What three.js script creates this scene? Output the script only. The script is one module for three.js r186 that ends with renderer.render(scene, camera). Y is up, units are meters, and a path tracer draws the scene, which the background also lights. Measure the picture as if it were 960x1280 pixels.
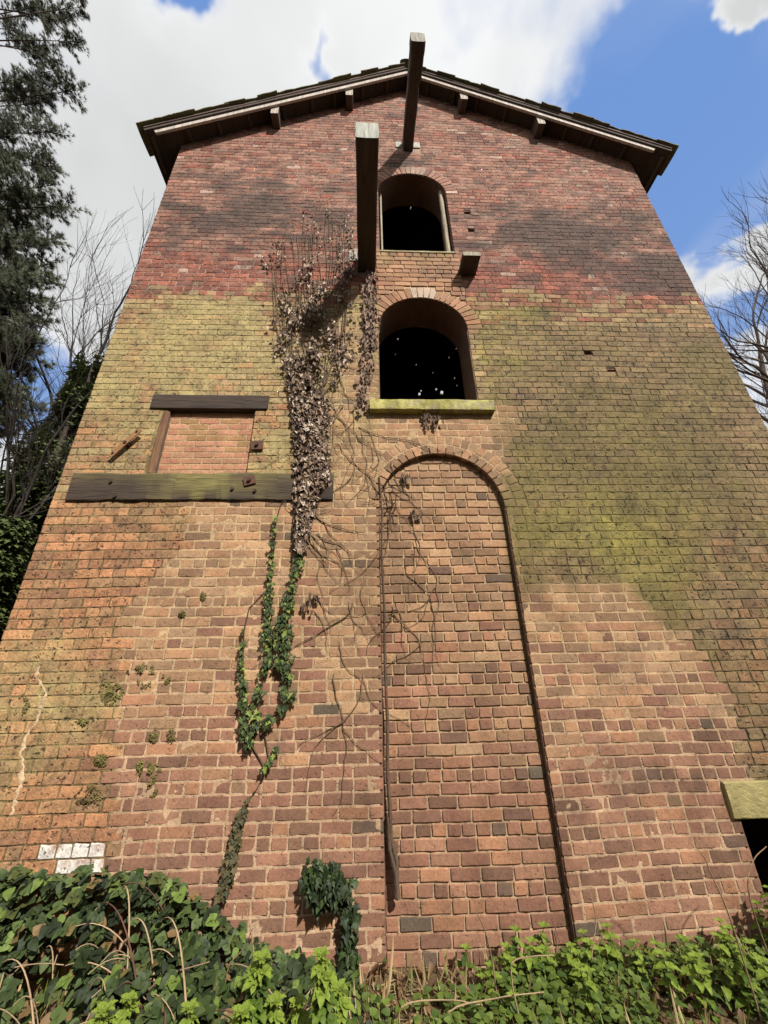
import * as THREE from 'three';
import { mergeGeometries } from 'three/addons/utils/BufferGeometryUtils.js';

// ------------------------------------------------------------------ camera, sky, sun, exposure
const scene = new THREE.Scene();
const EYE = 1.65, CAMZ = 3.5, FPX = 490;                     // wide phone lens; facade face is z = 0, ground y = 0
const camera = new THREE.PerspectiveCamera(2 * Math.atan(640 / FPX) * 180 / Math.PI, 0.75, 0.05, 2000);
camera.rotation.order = 'YXZ';
camera.position.set(0, EYE, CAMZ);
camera.rotation.set(24.2807 * Math.PI / 180, -2.7346 * Math.PI / 180, -1.301 * Math.PI / 180);
camera.updateMatrixWorld(true);
const renderer = new THREE.WebGLRenderer({ antialias: true });
renderer.toneMapping = THREE.LinearToneMapping;
renderer.toneMappingExposure = 1.6;
renderer.shadowMap.enabled = true;

const sun = new THREE.DirectionalLight(new THREE.Color(1, 0.95, 0.885), 4.3);
sun.position.set(0.52 * 30, 1.14 * 30, 1.0 * 30);
sun.target.position.set(0.8, 5, 0);
sun.castShadow = true; sun.shadow.radius = 2.2; sun.shadow.mapSize.set(4096, 4096);
Object.assign(sun.shadow.camera, { left: -25, right: 25, top: 25, bottom: -25, near: 1, far: 120 });
scene.add(sun, sun.target);

// ------------------------------------------------------------------ random numbers and noise
function rng(seed) { let a = seed >>> 0; return () => { a = (a + 0x6D2B79F5) | 0; let t = Math.imul(a ^ (a >>> 15), 1 | a); t = (t + Math.imul(t ^ (t >>> 7), 61 | t)) ^ t; return ((t ^ (t >>> 14)) >>> 0) / 4294967296; }; }
function h2(x, y, s = 0) { let n = Math.imul(x | 0, 374761393) + Math.imul(y | 0, 668265263) + Math.imul(s | 0, 2147483647 ^ 0x5bd1e995); n = Math.imul(n ^ (n >>> 13), 1274126177); n ^= n >>> 16; return (n >>> 0) / 4294967296; }
function vn(x, y, s = 0) { const i = Math.floor(x), j = Math.floor(y), u = x - i, v = y - j, a = u * u * (3 - 2 * u), b = v * v * (3 - 2 * v); return (h2(i, j, s) * (1 - a) + h2(i + 1, j, s) * a) * (1 - b) + (h2(i, j + 1, s) * (1 - a) + h2(i + 1, j + 1, s) * a) * b; }
function fbm(x, y, s = 0, o = 4) { let r = 0, a = 0.5, t = 0; for (let k = 0; k < o; k++) { r += a * vn(x, y, s + k * 17); t += a; a *= 0.5; x *= 2.03; y *= 2.03; } return r / t; }
const clamp = (v, a = 0, b = 1) => Math.min(b, Math.max(a, v));
const ss = (a, b, v) => { const t = clamp((v - a) / (b - a)); return t * t * (3 - 2 * t); };
const mix = (a, b, t) => a + (b - a) * t;
const mix3 = (a, b, t) => [mix(a[0], b[0], t), mix(a[1], b[1], t), mix(a[2], b[2], t)];
const lin = (v) => { v /= 255; return v <= 0.04045 ? v / 12.92 : ((v + 0.055) / 1.055) ** 2.4; };
const rgb = (r, g, b) => [lin(r), lin(g), lin(b)];
const lerpList = (list, t) => { if (t >= list[0][0]) return list[0][1]; for (let i = 1; i < list.length; i++) if (t >= list[i][0]) return mix(list[i][1], list[i - 1][1], (t - list[i][0]) / (list[i - 1][0] - list[i][0])); return list[list.length - 1][1]; };

// ------------------------------------------------------------------ sky: blue air with broken spring cloud
{
  const W = 2048, H = 1024, d = new Float32Array(W * H * 4);
  const gaps = [[0.52, -0.33, 0.12, 0.085, 1.0], [0.80, -0.50, 0.17, 0.12, 1.0], [0.66, -0.38, 0.12, 0.12, 0.9], [-1.22, -1.15, 0.42, 0.25, 0.5], [-0.30, -0.245, 0.045, 0.03, 0.62], [-0.105, -0.305, 0.028, 0.028, 0.27], [1.15, -0.78, 0.13, 0.08, 0.5], [0.605, -0.255, 0.085, 0.065, -1.25], [1.05, -0.62, 0.2, 0.06, -0.45]];
  for (let j = 0; j < H; j++) {
    const el = ((j + 0.5) / H - 0.5) * Math.PI, y = Math.sin(el), c = Math.cos(el);
    for (let i = 0; i < W; i++) {
      const th = ((i + 0.5) / W - 0.5) * 2 * Math.PI;          // u = atan2(z, x) / 2pi + 0.5
      const x = c * Math.cos(th), z = c * Math.sin(th), k = (j * W + i) * 4;
      const yy = Math.max(y, 0.02), t = Math.pow(1 - yy, 2.2);
      const air = [mix(0.105, 0.30, t), mix(0.20, 0.40, t), mix(0.43, 0.56, t)];
      const px = x / (yy + 0.12) * 1.12, pz = z / (yy + 0.12) * 1.12, qx = x / yy, qz = z / yy;
      const wx = px + 0.22 * fbm(px * 3, pz * 3, 91, 3), wz = pz + 0.22 * fbm(px * 3 + 7, pz * 3, 92, 3);
      let dens = fbm(wx * 2.1, wz * 2.1, 11, 7) * 0.7 + 0.34; if (y < -0.03) { d[k] = d[k + 1] = 0.10; d[k + 2] = 0.085; d[k + 3] = 1; continue; }
      const gxw = qx + 0.10 * (fbm(qx * 7, qz * 7, 32, 5) - 0.5) + 0.05 * (fbm(qx * 30, qz * 30, 35, 4) - 0.5), gzw = qz + 0.14 * (fbm(qx * 7 + 9, qz * 7, 33, 5) - 0.5) + 0.05 * (fbm(qx * 30, qz * 30, 36, 4) - 0.5);
      const edge = (fbm(qx * 9, qz * 9, 31, 4) - 0.5) * 0.5;
      for (const [gx, gz, sx, sz, a] of gaps) { const r = ((gxw - gx) / sx) ** 2 + ((gzw - gz) / sz) ** 2; if (r > 6) continue; if (a < 0) { dens -= a * Math.exp(-r * 0.8) * clamp(fbm(qx * 11, qz * 11, 43, 6) * 4.2 - 1.5, 0, 1.3); continue; } dens -= a * Math.exp(-r * (1 + edge)) * (0.45 + fbm(qx * 14, qz * 14, 41, 5) * 1.1); }
      const cover = clamp(ss(0.30, 0.62, dens + (fbm(qx * 20, qz * 20, 45, 4) - 0.5) * 0.12) + 0.14 * ss(0.45, 0.8, fbm(wx * 5, wz * 3, 47, 5))), thick = ss(0.45, 0.85, fbm(wx * 1.7 + 3, wz * 1.7, 51, 5) * 0.6 + dens * 0.5);
      const glow = 0.565 - 0.16 * thick + 0.05 * fbm(px * 4, pz * 4, 61, 4);
      const cl = [glow * 0.985, glow * 0.995, glow * 1.0];
      const up = ss(0.0, 0.06, y);
      for (let n = 0; n < 3; n++) d[k + n] = mix([0.10, 0.10, 0.085][n], mix(air[n], cl[n], cover), up);
      d[k + 3] = 1;
    }
  }
  const t = new THREE.DataTexture(d, W, H, THREE.RGBAFormat, THREE.FloatType);
  t.mapping = THREE.EquirectangularReflectionMapping; t.magFilter = THREE.LinearFilter; t.minFilter = THREE.LinearFilter; t.needsUpdate = true;
  scene.background = t; scene.environment = t;
}

// ------------------------------------------------------------------ picture point -> point on a plane parallel to the facade
const camInv = camera.matrixWorld;
function at(px, py, z = 0) {
  const v = new THREE.Vector3((px - 480) / FPX, -(py - 640) / FPX, -1).transformDirection(camInv);
  const t = (z - CAMZ) / v.z; return new THREE.Vector3(v.x * t, EYE + v.y * t, z);
}
function toPix(x, y, z) { const v = new THREE.Vector3(x, y, z).applyMatrix4(camera.matrixWorldInverse); return [480 + FPX * v.x / -v.z, 640 - FPX * v.y / -v.z, -v.z]; }
camera.matrixWorldInverse.copy(camera.matrixWorld).invert();

// ------------------------------------------------------------------ textures
function grainTex(n, fn, repeat) {
  const d = new Uint8Array(n * n * 4);
  for (let j = 0; j < n; j++) for (let i = 0; i < n; i++) { const c = fn(i / n, j / n), k = (j * n + i) * 4; for (let q = 0; q < 3; q++) d[k + q] = clamp(Array.isArray(c) ? c[q] : c) * 255; d[k + 3] = 255; }
  const t = new THREE.DataTexture(d, n, n); t.magFilter = THREE.LinearFilter; t.minFilter = THREE.LinearMipmapLinearFilter; t.generateMipmaps = true; t.wrapS = t.wrapT = THREE.RepeatWrapping; if (repeat) t.repeat.set(repeat, repeat); t.needsUpdate = true; return t;
}
// tiling noise: blend a period-P lattice
function tvn(x, y, P, s) { const i = Math.floor(x), j = Math.floor(y), u = x - i, v = y - j, a = u * u * (3 - 2 * u), b = v * v * (3 - 2 * v), m = (q) => ((q % P) + P) % P; return (h2(m(i), m(j), s) * (1 - a) + h2(m(i + 1), m(j), s) * a) * (1 - b) + (h2(m(i), m(j + 1), s) * (1 - a) + h2(m(i + 1), m(j + 1), s) * a) * b; }
const tf = (u, v, p, s, o) => { let r = 0, a = 0.5, t = 0; for (let k = 0; k < o; k++) { r += a * tvn(u * p, v * p, p, s + k * 13); t += a; a *= 0.55; p *= 2; } return r / t; };
// 1 tile = 1.6 m, 1024 px: pits, flecks and blotches of hand-made brick
const brickMap = grainTex(1024, (u, v) => {
  const blot = tf(u, v, 12, 1, 4), fine = tf(u, v, 128, 2, 3), pit = tf(u, v, 90, 3, 3);
  let c = 0.80 + (blot - 0.5) * 0.42 + (fine - 0.5) * 0.42;
  if (pit > 0.70) c -= (pit - 0.70) * 2.2;
  const w = tf(u, v, 60, 4, 3); const k = w > 0.7 ? (w - 0.7) * 1.2 : 0;
  return [c + k, c + k * 1.05, c + k * 1.1];
}, 1 / 1.6);
const brickBump = grainTex(1024, (u, v) => { const pit = tf(u, v, 90, 3, 3); return 0.25 + 0.5 * tf(u, v, 40, 5, 5) + 0.2 * tf(u, v, 160, 6, 2) - (pit > 0.66 ? (pit - 0.66) * 2 : 0); }, 1 / 1.6);
// weathered old brickwork: pits, soot specks, crumbs of pale lichen (tile 1.6 m)
const oldMap = grainTex(1024, (u, v) => {
  const blot = tf(u, v, 16, 71, 4), mid = tf(u, v, 48, 72, 3), fine = tf(u, v, 150, 73, 3), pit = tf(u, v, 70, 74, 3), fl = tf(u, v, 84, 75, 3), gate = tf(u, v, 10, 76, 3);
  let c = 0.72 + (blot - 0.5) * 0.55 + (mid - 0.5) * 0.35 + (fine - 0.5) * 0.5;
  if (pit > 0.66) c -= (pit - 0.66) * 3.6;
  let k = 0; if (fl > 0.70 && gate > 0.45) k = (fl - 0.70) * 3.0;
  c = Math.max(0.12, c); return [c + k, c + k * 1.02, c + k * 0.9];
}, 1 / 1.6);
const oldBump = grainTex(1024, (u, v) => { const pit = tf(u, v, 70, 74, 3); return 0.3 + 0.45 * tf(u, v, 40, 77, 5) + 0.25 * tf(u, v, 150, 73, 2) - (pit > 0.62 ? (pit - 0.62) * 2.4 : 0); }, 1 / 1.6);
const stoneMap = grainTex(512, (u, v) => 0.78 + (tf(u, v, 10, 21, 5) - 0.5) * 0.5 + (tf(u, v, 120, 22, 2) - 0.5) * 0.3, 1);
const stoneBump = grainTex(512, (u, v) => tf(u, v, 24, 23, 5), 1);
const woodMap = grainTex(512, (u, v) => { const w = tf(u, v, 4, 31, 3) * 0.12; const g = tvn((u + w) * 64, v * 4, 64, 33) * 0.5 + tvn((u + w * 0.5) * 128, v * 6, 128, 34) * 0.5; return 0.78 + (g - 0.5) * 0.7 + (tf(u, v, 8, 35, 4) - 0.5) * 0.35; }, 1);
const woodBump = grainTex(512, (u, v) => { const w = tf(u, v, 4, 31, 3) * 0.12; return tvn((u + w) * 64, v * 4, 64, 33) * 0.6 + tvn((u + w * 0.5) * 128, v * 6, 128, 34) * 0.4; }, 1);
const soilMap = grainTex(512, (u, v) => { const a = tf(u, v, 20, 41, 5), b = tf(u, v, 90, 42, 3); return [0.35 + a * 0.5 + (b - 0.5) * 0.5, 0.33 + a * 0.46 + (b - 0.5) * 0.48, 0.28 + a * 0.4 + (b - 0.5) * 0.4]; }, 0.7);
const soilBump = grainTex(512, (u, v) => tf(u, v, 40, 43, 4), 0.7);

// ------------------------------------------------------------------ materials
const std = (o) => new THREE.MeshStandardMaterial({ roughness: 0.92, ...o });
const C = (a) => new THREE.Color().setRGB(a[0], a[1], a[2]);
const M = {
  brick: std({ vertexColors: true, map: brickMap, bumpMap: brickBump, bumpScale: 0.005, roughness: 0.93 }),
  mortar: std({ vertexColors: true, map: brickMap, bumpMap: brickBump, bumpScale: 0.01, roughness: 0.97 }),
  oldBrick: std({ vertexColors: true, map: oldMap, bumpMap: oldBump, bumpScale: 0.009, roughness: 0.96 }),
  wallCore: std({ color: C(rgb(118, 90, 72)), map: brickMap, bumpMap: brickBump, bumpScale: 0.01, roughness: 0.97 }),
  inner: std({ color: C(rgb(118, 90, 72)), map: brickMap, roughness: 0.97 }),
  stone: std({ vertexColors: true, map: stoneMap, bumpMap: stoneBump, bumpScale: 0.006 }),
  timber: std({ vertexColors: true, map: woodMap, bumpMap: woodBump, bumpScale: 0.006, roughness: 0.85 }),
  iron: std({ color: C(rgb(96, 62, 42)), map: stoneMap, bumpMap: stoneBump, bumpScale: 0.003, roughness: 0.8, metalness: 0.15 }),
  bolt: std({ color: C(rgb(62, 44, 34)), map: stoneMap, roughness: 0.75, metalness: 0.2 }),
  paint: std({ color: C(rgb(188, 176, 164)), map: woodMap, bumpMap: woodBump, bumpScale: 0.003, roughness: 0.8 }),
  slate: std({ vertexColors: true, map: stoneMap, bumpMap: stoneBump, bumpScale: 0.006, roughness: 0.9 }),
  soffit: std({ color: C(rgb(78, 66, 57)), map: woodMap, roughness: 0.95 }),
  soil: std({ color: C(rgb(118, 98, 70)), map: soilMap, bumpMap: soilBump, bumpScale: 0.03, roughness: 1 }),
  bark: std({ vertexColors: true, map: stoneMap, bumpMap: stoneBump, bumpScale: 0.008, roughness: 0.95 }),
  leaf: new THREE.MeshPhysicalMaterial({ vertexColors: true, roughness: 0.6, transmission: 0.22, thickness: 0, specularIntensity: 0.45, side: THREE.DoubleSide }),
  needle: new THREE.MeshPhysicalMaterial({ vertexColors: true, roughness: 0.6, side: THREE.DoubleSide }),
  dry: std({ vertexColors: true, roughness: 0.9, side: THREE.DoubleSide }),
};

// ------------------------------------------------------------------ object helpers
const taken = {};
function numbered(n) { const k = taken[n] || 0; taken[n] = k + 1; return k ? `${n}_${String(k).padStart(3, '0')}` : n; }
function shade(o) { o.castShadow = true; o.receiveShadow = true; return o; }
function thing(name, label, category, base, group) {
  const o = new THREE.Group(); o.name = numbered(name); o.position.copy(base); o.userData = { label, category }; if (group) o.userData.group = group;
  scene.add(o); return o;
}
// a part: geometry given in world coordinates; t is the thing
function part(t, name, geo, mat, kind) { const m = shade(new THREE.Mesh(geo, mat)); m.name = name; m.position.copy(t.position).negate(); if (kind) m.userData.kind = kind; t.add(m); return m; }
// a sub-part: geometry in world coordinates under a part made by part()
function sub(p, name, geo, mat, kind) { const m = shade(new THREE.Mesh(geo, mat)); m.name = name; if (kind) m.userData.kind = kind; p.add(m); return m; }

class Batch {                                             // triangles with colour and uv
  constructor() { this.p = []; this.c = []; this.u = []; this.i = []; }
  get n() { return this.p.length / 3; }
  v(x, y, z, c, u = 0, w = 0) { this.p.push(x, y, z); this.c.push(c[0], c[1], c[2]); this.u.push(u, w); return this.n - 1; }
  t(a, b, c) { this.i.push(a, b, c); }
  q(a, b, c, d) { this.i.push(a, b, c, a, c, d); }
  geo() {
    const g = new THREE.BufferGeometry();
    g.setAttribute('position', new THREE.Float32BufferAttribute(this.p, 3)); g.setAttribute('color', new THREE.Float32BufferAttribute(this.c, 3)); g.setAttribute('uv', new THREE.Float32BufferAttribute(this.u, 2));
    g.setIndex(this.i); g.computeVertexNormals(); return g;
  }
}
// box-projected uv in metres and one colour (or colour function) for plain geometries
function dress(g, col, s = 1) {
  g = g.index ? g.toNonIndexed() : g; g.computeVertexNormals();
  const p = g.attributes.position, n = g.attributes.normal, uv = new Float32Array(p.count * 2), cc = new Float32Array(p.count * 3);
  for (let i = 0; i < p.count; i++) {
    const ax = Math.abs(n.getX(i)), ay = Math.abs(n.getY(i)), az = Math.abs(n.getZ(i)), x = p.getX(i), y = p.getY(i), z = p.getZ(i);
    const [a, b] = ax > ay && ax > az ? [z, y] : ay > az ? [x, z] : [x, y];
    uv[i * 2] = a * s; uv[i * 2 + 1] = b * s;
    const c = typeof col === 'function' ? col(x, y, z) : col; cc.set(c, i * 3);
  }
  g.setAttribute('uv', new THREE.BufferAttribute(uv, 2)); g.setAttribute('color', new THREE.BufferAttribute(cc, 3)); return g;
}
function box(x0, x1, y0, y1, z0, z1) { const g = new THREE.BoxGeometry(x1 - x0, y1 - y0, z1 - z0); g.translate((x0 + x1) / 2, (y0 + y1) / 2, (z0 + z1) / 2); return g; }
// rough sawn / hewn member: rounded rectangle swept from a to b; w along side, h along up
function member(a, b, w, h, { n = 18, round = 0.012, rough = 0.006, seed = 1, col, taper = () => [1, 1], side, us = 1 } = {}) {
  const B = new Batch(), A = new THREE.Vector3(...a), D = new THREE.Vector3(...b).sub(A), L = D.length(), dir = D.clone().normalize();
  const sx = side ? new THREE.Vector3(...side) : new THREE.Vector3(0, 1, 0).cross(dir).normalize(); const up = dir.clone().cross(sx).normalize();
  const ring = []; const hw = w / 2, hh = h / 2, r = Math.min(round, hw * 0.8, hh * 0.8);
  for (const [cx, cy, a0] of [[hw - r, hh - r, 0], [-hw + r, hh - r, 1], [-hw + r, -hh + r, 2], [hw - r, -hh + r, 3]]) for (let k = 0; k < 3; k++) { const an = (a0 + k / 2) * Math.PI / 2; ring.push([cx + Math.cos(an) * r, cy + Math.sin(an) * r]); if (k === 2) { const nx = { 0: [0, hh], 1: [-hw, 0], 2: [0, -hh], 3: [hw, 0] }[a0]; ring.push(nx); } }
  const m = ring.length, P = new THREE.Vector3();
  for (let i = 0; i <= n; i++) {
    const t = i / n, [tw, th, ox = 0, oy = 0] = taper(t); let per = 0;
    for (let k = 0; k <= m; k++) {
      const [rx, ry] = ring[k % m], jit = (fbm(t * L * 5 + (k % m) * 3.1, seed * 7.7 + (k % m) * 1.3, seed, 3) - 0.5) * 2 * rough;
      const l = Math.hypot(rx, ry), X = rx * tw * (1 + jit / l) + ox, Y = ry * th * (1 + jit / l) + oy;
      P.copy(A).addScaledVector(D, t).addScaledVector(sx, X).addScaledVector(up, Y);
      if (k) { const [qx, qy] = ring[(k - 1) % m]; per += Math.hypot(rx - qx, ry - qy); }
      B.v(P.x, P.y, P.z, col(P, t, k), per * us * 1.6, t * L * us);
    }
  }
  for (let i = 0; i < n; i++) for (let k = 0; k < m; k++) { const a0 = i * (m + 1) + k; B.q(a0, a0 + 1, a0 + m + 2, a0 + m + 1); }
  for (const e of [0, n]) { const t = e / n, [, , ox = 0, oy = 0] = taper(t); P.copy(A).addScaledVector(D, t).addScaledVector(sx, ox).addScaledVector(up, oy); const c = B.v(P.x, P.y, P.z, col(P, t, -1), 0.3, 0.3); const s0 = B.n; for (let k = 0; k <= m; k++) { const q = (e * (m + 1) + k) * 3; B.v(B.p[q], B.p[q + 1], B.p[q + 2], col(P, t, -1), 0.3 + ring[k % m][0], 0.3 + ring[k % m][1]); } for (let k = 0; k < m; k++) e ? B.t(c, s0 + k, s0 + k + 1) : B.t(c, s0 + k + 1, s0 + k); }
  return B.geo();
}
// round stem through points
const _a = new THREE.Vector3(), _b = new THREE.Vector3(), _c = new THREE.Vector3(), _d = new THREE.Vector3();
function tube(B, pts, r0, r1, col, seg = 5) {
  const n = pts.length, base = B.n; let len = 0;
  for (let i = 0; i < n; i++) {
    _a.copy(pts[Math.min(i + 1, n - 1)]).sub(pts[Math.max(i - 1, 0)]).normalize();
    _b.set(Math.abs(_a.y) > 0.9 ? 1 : 0, Math.abs(_a.y) > 0.9 ? 0 : 1, 0).cross(_a).normalize(); _c.copy(_a).cross(_b);
    const r = mix(r0, r1, i / (n - 1)); if (i) len += pts[i].distanceTo(pts[i - 1]);
    for (let k = 0; k <= seg; k++) { const an = k / seg * Math.PI * 2; _d.copy(pts[i]).addScaledVector(_b, Math.cos(an) * r).addScaledVector(_c, Math.sin(an) * r); B.v(_d.x, _d.y, _d.z, typeof col === 'function' ? col(pts[i]) : col, k / seg * r0 * 6.3, len); }
  }
  for (let i = 0; i < n - 1; i++) for (let k = 0; k < seg; k++) { const q = base + i * (seg + 1) + k; B.q(q, q + 1, q + seg + 2, q + seg + 1); }
}
// leaf shapes: outline in x, y (stalk at the origin, tip at +y), folded along the midrib
function leafShape(outline, fold = 0.18, curl = 0.15) {
  const half = outline, rib = half.map(([, y]) => [0, y]), P = [], I = [];
  const put = (x, y) => { P.push([x, y, Math.abs(x) * fold * 2 - curl * y * y]); return P.length - 1; };
  const r = rib.map(([x, y]) => put(x, y)), L = half.map(([x, y]) => put(-x, y)), R = half.map(([x, y]) => put(x, y));
  for (let i = 0; i < half.length - 1; i++) { I.push(r[i], r[i + 1], L[i + 1], r[i], L[i + 1], L[i]); I.push(r[i], R[i], R[i + 1], r[i], R[i + 1], r[i + 1]); }
  return { P, I };
}
const SH = {
  ovate: leafShape([[0.02, 0], [0.27, 0.12], [0.37, 0.32], [0.31, 0.58], [0.15, 0.85], [0.0, 1.0]]),
  nettle: leafShape([[0.02, 0], [0.24, 0.06], [0.23, 0.16], [0.33, 0.26], [0.27, 0.38], [0.3, 0.5], [0.19, 0.64], [0.18, 0.76], [0.0, 1.0]], 0.15, 0.25),
  ivy: leafShape([[0.03, 0.02], [0.35, -0.12], [0.27, 0.12], [0.52, 0.36], [0.24, 0.46], [0.0, 1.0]].sort((a, b) => a[1] - b[1]).map((q) => q), 0.14, 0.1),
  dead: leafShape([[0.02, 0], [0.3, 0.25], [0.22, 0.7], [0.0, 1.0]], 0.75, 0.55),
  blade: leafShape([[0.02, 0], [0.025, 0.4], [0.018, 0.75], [0.0, 1.0]], 0.3, 0.35),
};
SH.ivy = (() => { const o = [[0, 0.05], [0.3, -0.14], [0.26, 0.14], [0.52, 0.34], [0.26, 0.47], [0.16, 0.72], [0, 1]], P = [[0, 0.3, 0]], I = []; for (const s of [1, -1]) { const st = P.length; for (const [x, y] of o) P.push([x * s, y, Math.abs(x) * 0.3 - 0.12 * y * y]); for (let i = 0; i < o.length - 1; i++) s > 0 ? I.push(0, st + i, st + i + 1) : I.push(0, st + i + 1, st + i); } return { P, I }; })();
SH.trefoil = (() => { const P = [], I = []; for (const [an, s, oy] of [[0, 1, 0.28], [1.15, 0.82, 0.22], [-1.15, 0.82, 0.22]]) { const st = P.length, c = Math.cos(an), n = Math.sin(an); for (const [x, y, z] of SH.ovate.P) { const X = x * s * 1.12, Y = y * s * 0.78; P.push([X * c + Y * n, -X * n + Y * c + oy, z * s]); } for (const k of SH.ovate.I) I.push(st + k); } return { P, I }; })();
SH.lobed = (() => { const P = [], I = []; for (const [an, s, oy] of [[0, 1, 0.2], [0.75, 0.85, 0.16], [-0.75, 0.85, 0.16], [1.6, 0.6, 0.12], [-1.6, 0.6, 0.12]]) { const st = P.length, c = Math.cos(an), n = Math.sin(an); for (const [x, y, z] of SH.nettle.P) { const X = x * s * 0.95, Y = y * s * 0.8; P.push([X * c + Y * n, -X * n + Y * c + oy, z * s]); } for (const k of SH.nettle.I) I.push(st + k); } return { P, I }; })();
function leafGeo(sh, col, seed = 1) { const B = new Batch(), q = rng(seed * 31 + 7), rib = [col[0] * 1.5 + 0.01, col[1] * 1.4 + 0.01, col[2] * 1.3]; sh.P.forEach(([x, y, z], i) => { const k = 0.75 + q() * 0.5; B.v(x * (0.92 + q() * 0.16), y, z + (q() - 0.5) * 0.10, i < (sh.ribs || 0) ? rib : [col[0] * k, col[1] * k, col[2] * k], x, y); }); for (let i = 0; i < sh.I.length; i += 3) B.t(sh.I[i], sh.I[i + 1], sh.I[i + 2]); return B.geo(); }
const _m = new THREE.Matrix4(), _q = new THREE.Quaternion(), _x = new THREE.Vector3(), _y = new THREE.Vector3(), _z = new THREE.Vector3();
// orientation: tip direction and the way the upper face looks
function leafFrame(tip, face) { _y.copy(tip).normalize(); _x.copy(_y).cross(face); if (_x.lengthSq() < 1e-6) _x.set(1, 0, 0); _x.normalize(); _z.copy(_x).cross(_y); _m.makeBasis(_x, _y, _z); return _m; }
function addLeaf(B, sh, pos, tip, face, size, col, wide = 1) {
  leafFrame(tip, face); const e = _m.elements, st = B.n;
  for (const [x0, y0, z0] of sh.P) { const x = x0 * size * wide, y = y0 * size, z = z0 * size; B.v(pos.x + e[0] * x + e[4] * y + e[8] * z, pos.y + e[1] * x + e[5] * y + e[9] * z, pos.z + e[2] * x + e[6] * y + e[10] * z, col, x0, y0); }
  for (const k of sh.I) B.i.push(st + k);
}
function leafMesh(t, name, geo, mat, pos, tip, face, size) { const m = shade(new THREE.Mesh(geo, mat)); m.name = name; m.quaternion.setFromRotationMatrix(leafFrame(tip, face)); m.position.copy(pos).sub(t.position); m.scale.setScalar(size); t.add(m); return m; }
const V = (x, y, z) => new THREE.Vector3(x, y, z);

//==================================================================== THE BUILDING
const X0 = -3.02, X1 = 4.55, CX = 0.765, CH = 0.0855, YB = -0.1446, JT = 0.006;      // facade, course height
const ROOF = { apex: 12.33, slope: 0.61, cx: 0.77, xl: -3.42, xr: 5.0, zf: 0.27, zb: -9.4 };
const roofY = (x, d = 0) => ROOF.apex - d - ROOF.slope * Math.abs(x - ROOF.cx);
const R_ = (y) => y + EYE;                                    // heights measured from the lens -> world
const MIDDOOR = { x0: 0.15, x1: 1.27, y0: R_(2.93), r: 0.56, ys: R_(4.1) };
const TOPDOOR = { x0: 0.19, x1: 1.25, y0: R_(5.6), r: 0.53, ys: R_(7.05) };
const BLIND = { x0: 0.12, x1: 1.38, y0: -0.15, r: 0.63, ys: R_(1.63) };
const WINDOW = { x0: -2.13, x1: -1.22, y0: R_(2.0), y1: R_(2.82) };
const SOCKET = { x0: 1.26, x1: 1.50, y0: R_(5.12), y1: R_(5.20) };
const HATCH = { x0: 2.78, x1: 3.75, y0: 0.05, y1: R_(-0.94) };

const PUTLOGS = [[735, 440], [765, 464], [584, 265], [589, 287], [438, 132], [282, 338]].map(([px, py]) => { const c = at(px, py), w = py < 300 ? 0.045 : 0.05; return { x0: c.x - w, x1: c.x + w, y0: c.y - 0.035, y1: c.y + 0.035 }; }).slice(0, 4);
const mill = thing('brick_warehouse', 'tall brick warehouse gable with two dark arched loading doors and projecting hoist beams', 'building', V(CX, 0, 0));

// ---- what the surface of the wall is made of, place by place (x, height from the lens)
const newLeft = (y) => (y < 1.72 ? lerpList([[1.72, -1.78], [1.26, -1.69], [0.61, -2.11], [-0.18, -1.94], [-1.1, -1.76], [-1.9, -1.7]], y) : -0.36);
const newRight = (y) => (y < 0.87 ? lerpList([[0.87, 2.42], [0.51, 2.69], [-0.11, 3.04], [-0.62, 2.97], [-1.9, 3.3]], y) : y < 2.1 ? 1.44 : y < 2.92 ? 1.46 + 0.22 * ss(2.1, 2.75, y) : 0.12);
function wallKind(x, y, j = 0) {                               // y from the lens; j = per-brick jitter in metres
  if (x > 0.12 && x < 1.3 && y > 4.5 && y < 5.62) return 'panel';
  if (y < 4.2 && x > newLeft(y) + j && x < newRight(y) + j) return 'repair';
  if (y > 4.72 + j * 1.3 + (vn(x * 1.6, 3, 251) - 0.5) * 0.28) return 'upper';
  if (y < 1.72 && x < 0) return 'orange';
  return 'old';
}
const soften = (list, k) => { const m = [0, 1, 2].map((q) => list.reduce((t, c) => t + c[q], 0) / list.length); return list.map((c) => mix3(c, m, k)); };
const pal = (k, ...l) => soften(l.map((c) => rgb(...c)), k);
const PAL = {
  repairHigh: pal(0.2, [166, 129, 95], [152, 117, 87], [176, 141, 105], [144, 110, 82], [166, 125, 92], [160, 129, 99], [132, 103, 78], [172, 129, 94]),
  repairLow: pal(0.2, [152, 109, 86], [139, 97, 77], [162, 119, 93], [128, 92, 73], [146, 105, 82], [156, 111, 85], [118, 87, 68], [168, 121, 89], [136, 99, 79]),
  orange: pal(0.2, [174, 124, 86], [160, 112, 80], [184, 129, 90], [148, 108, 80], [168, 126, 88], [146, 114, 82], [136, 96, 71]),
  old: pal(0.25, [156, 134, 96], [164, 138, 98], [146, 125, 90], [166, 132, 94], [152, 129, 97], [158, 123, 92]),
  red: pal(0.1, [150, 89, 71], [136, 79, 64], [160, 98, 77], [122, 75, 63], [148, 98, 80]),
  upper: pal(0.1, [154, 111, 93], [141, 99, 82], [163, 121, 101], [128, 91, 77], [157, 107, 88], [147, 114, 97]),
  panel: pal(0.2, [168, 124, 92], [158, 112, 84], [174, 132, 100], [154, 118, 90]),
};
const BLUEISH = rgb(96, 84, 68), MORTAR_PALE = rgb(184, 155, 117), MORTAR_PINK = rgb(183, 152, 121);
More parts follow.
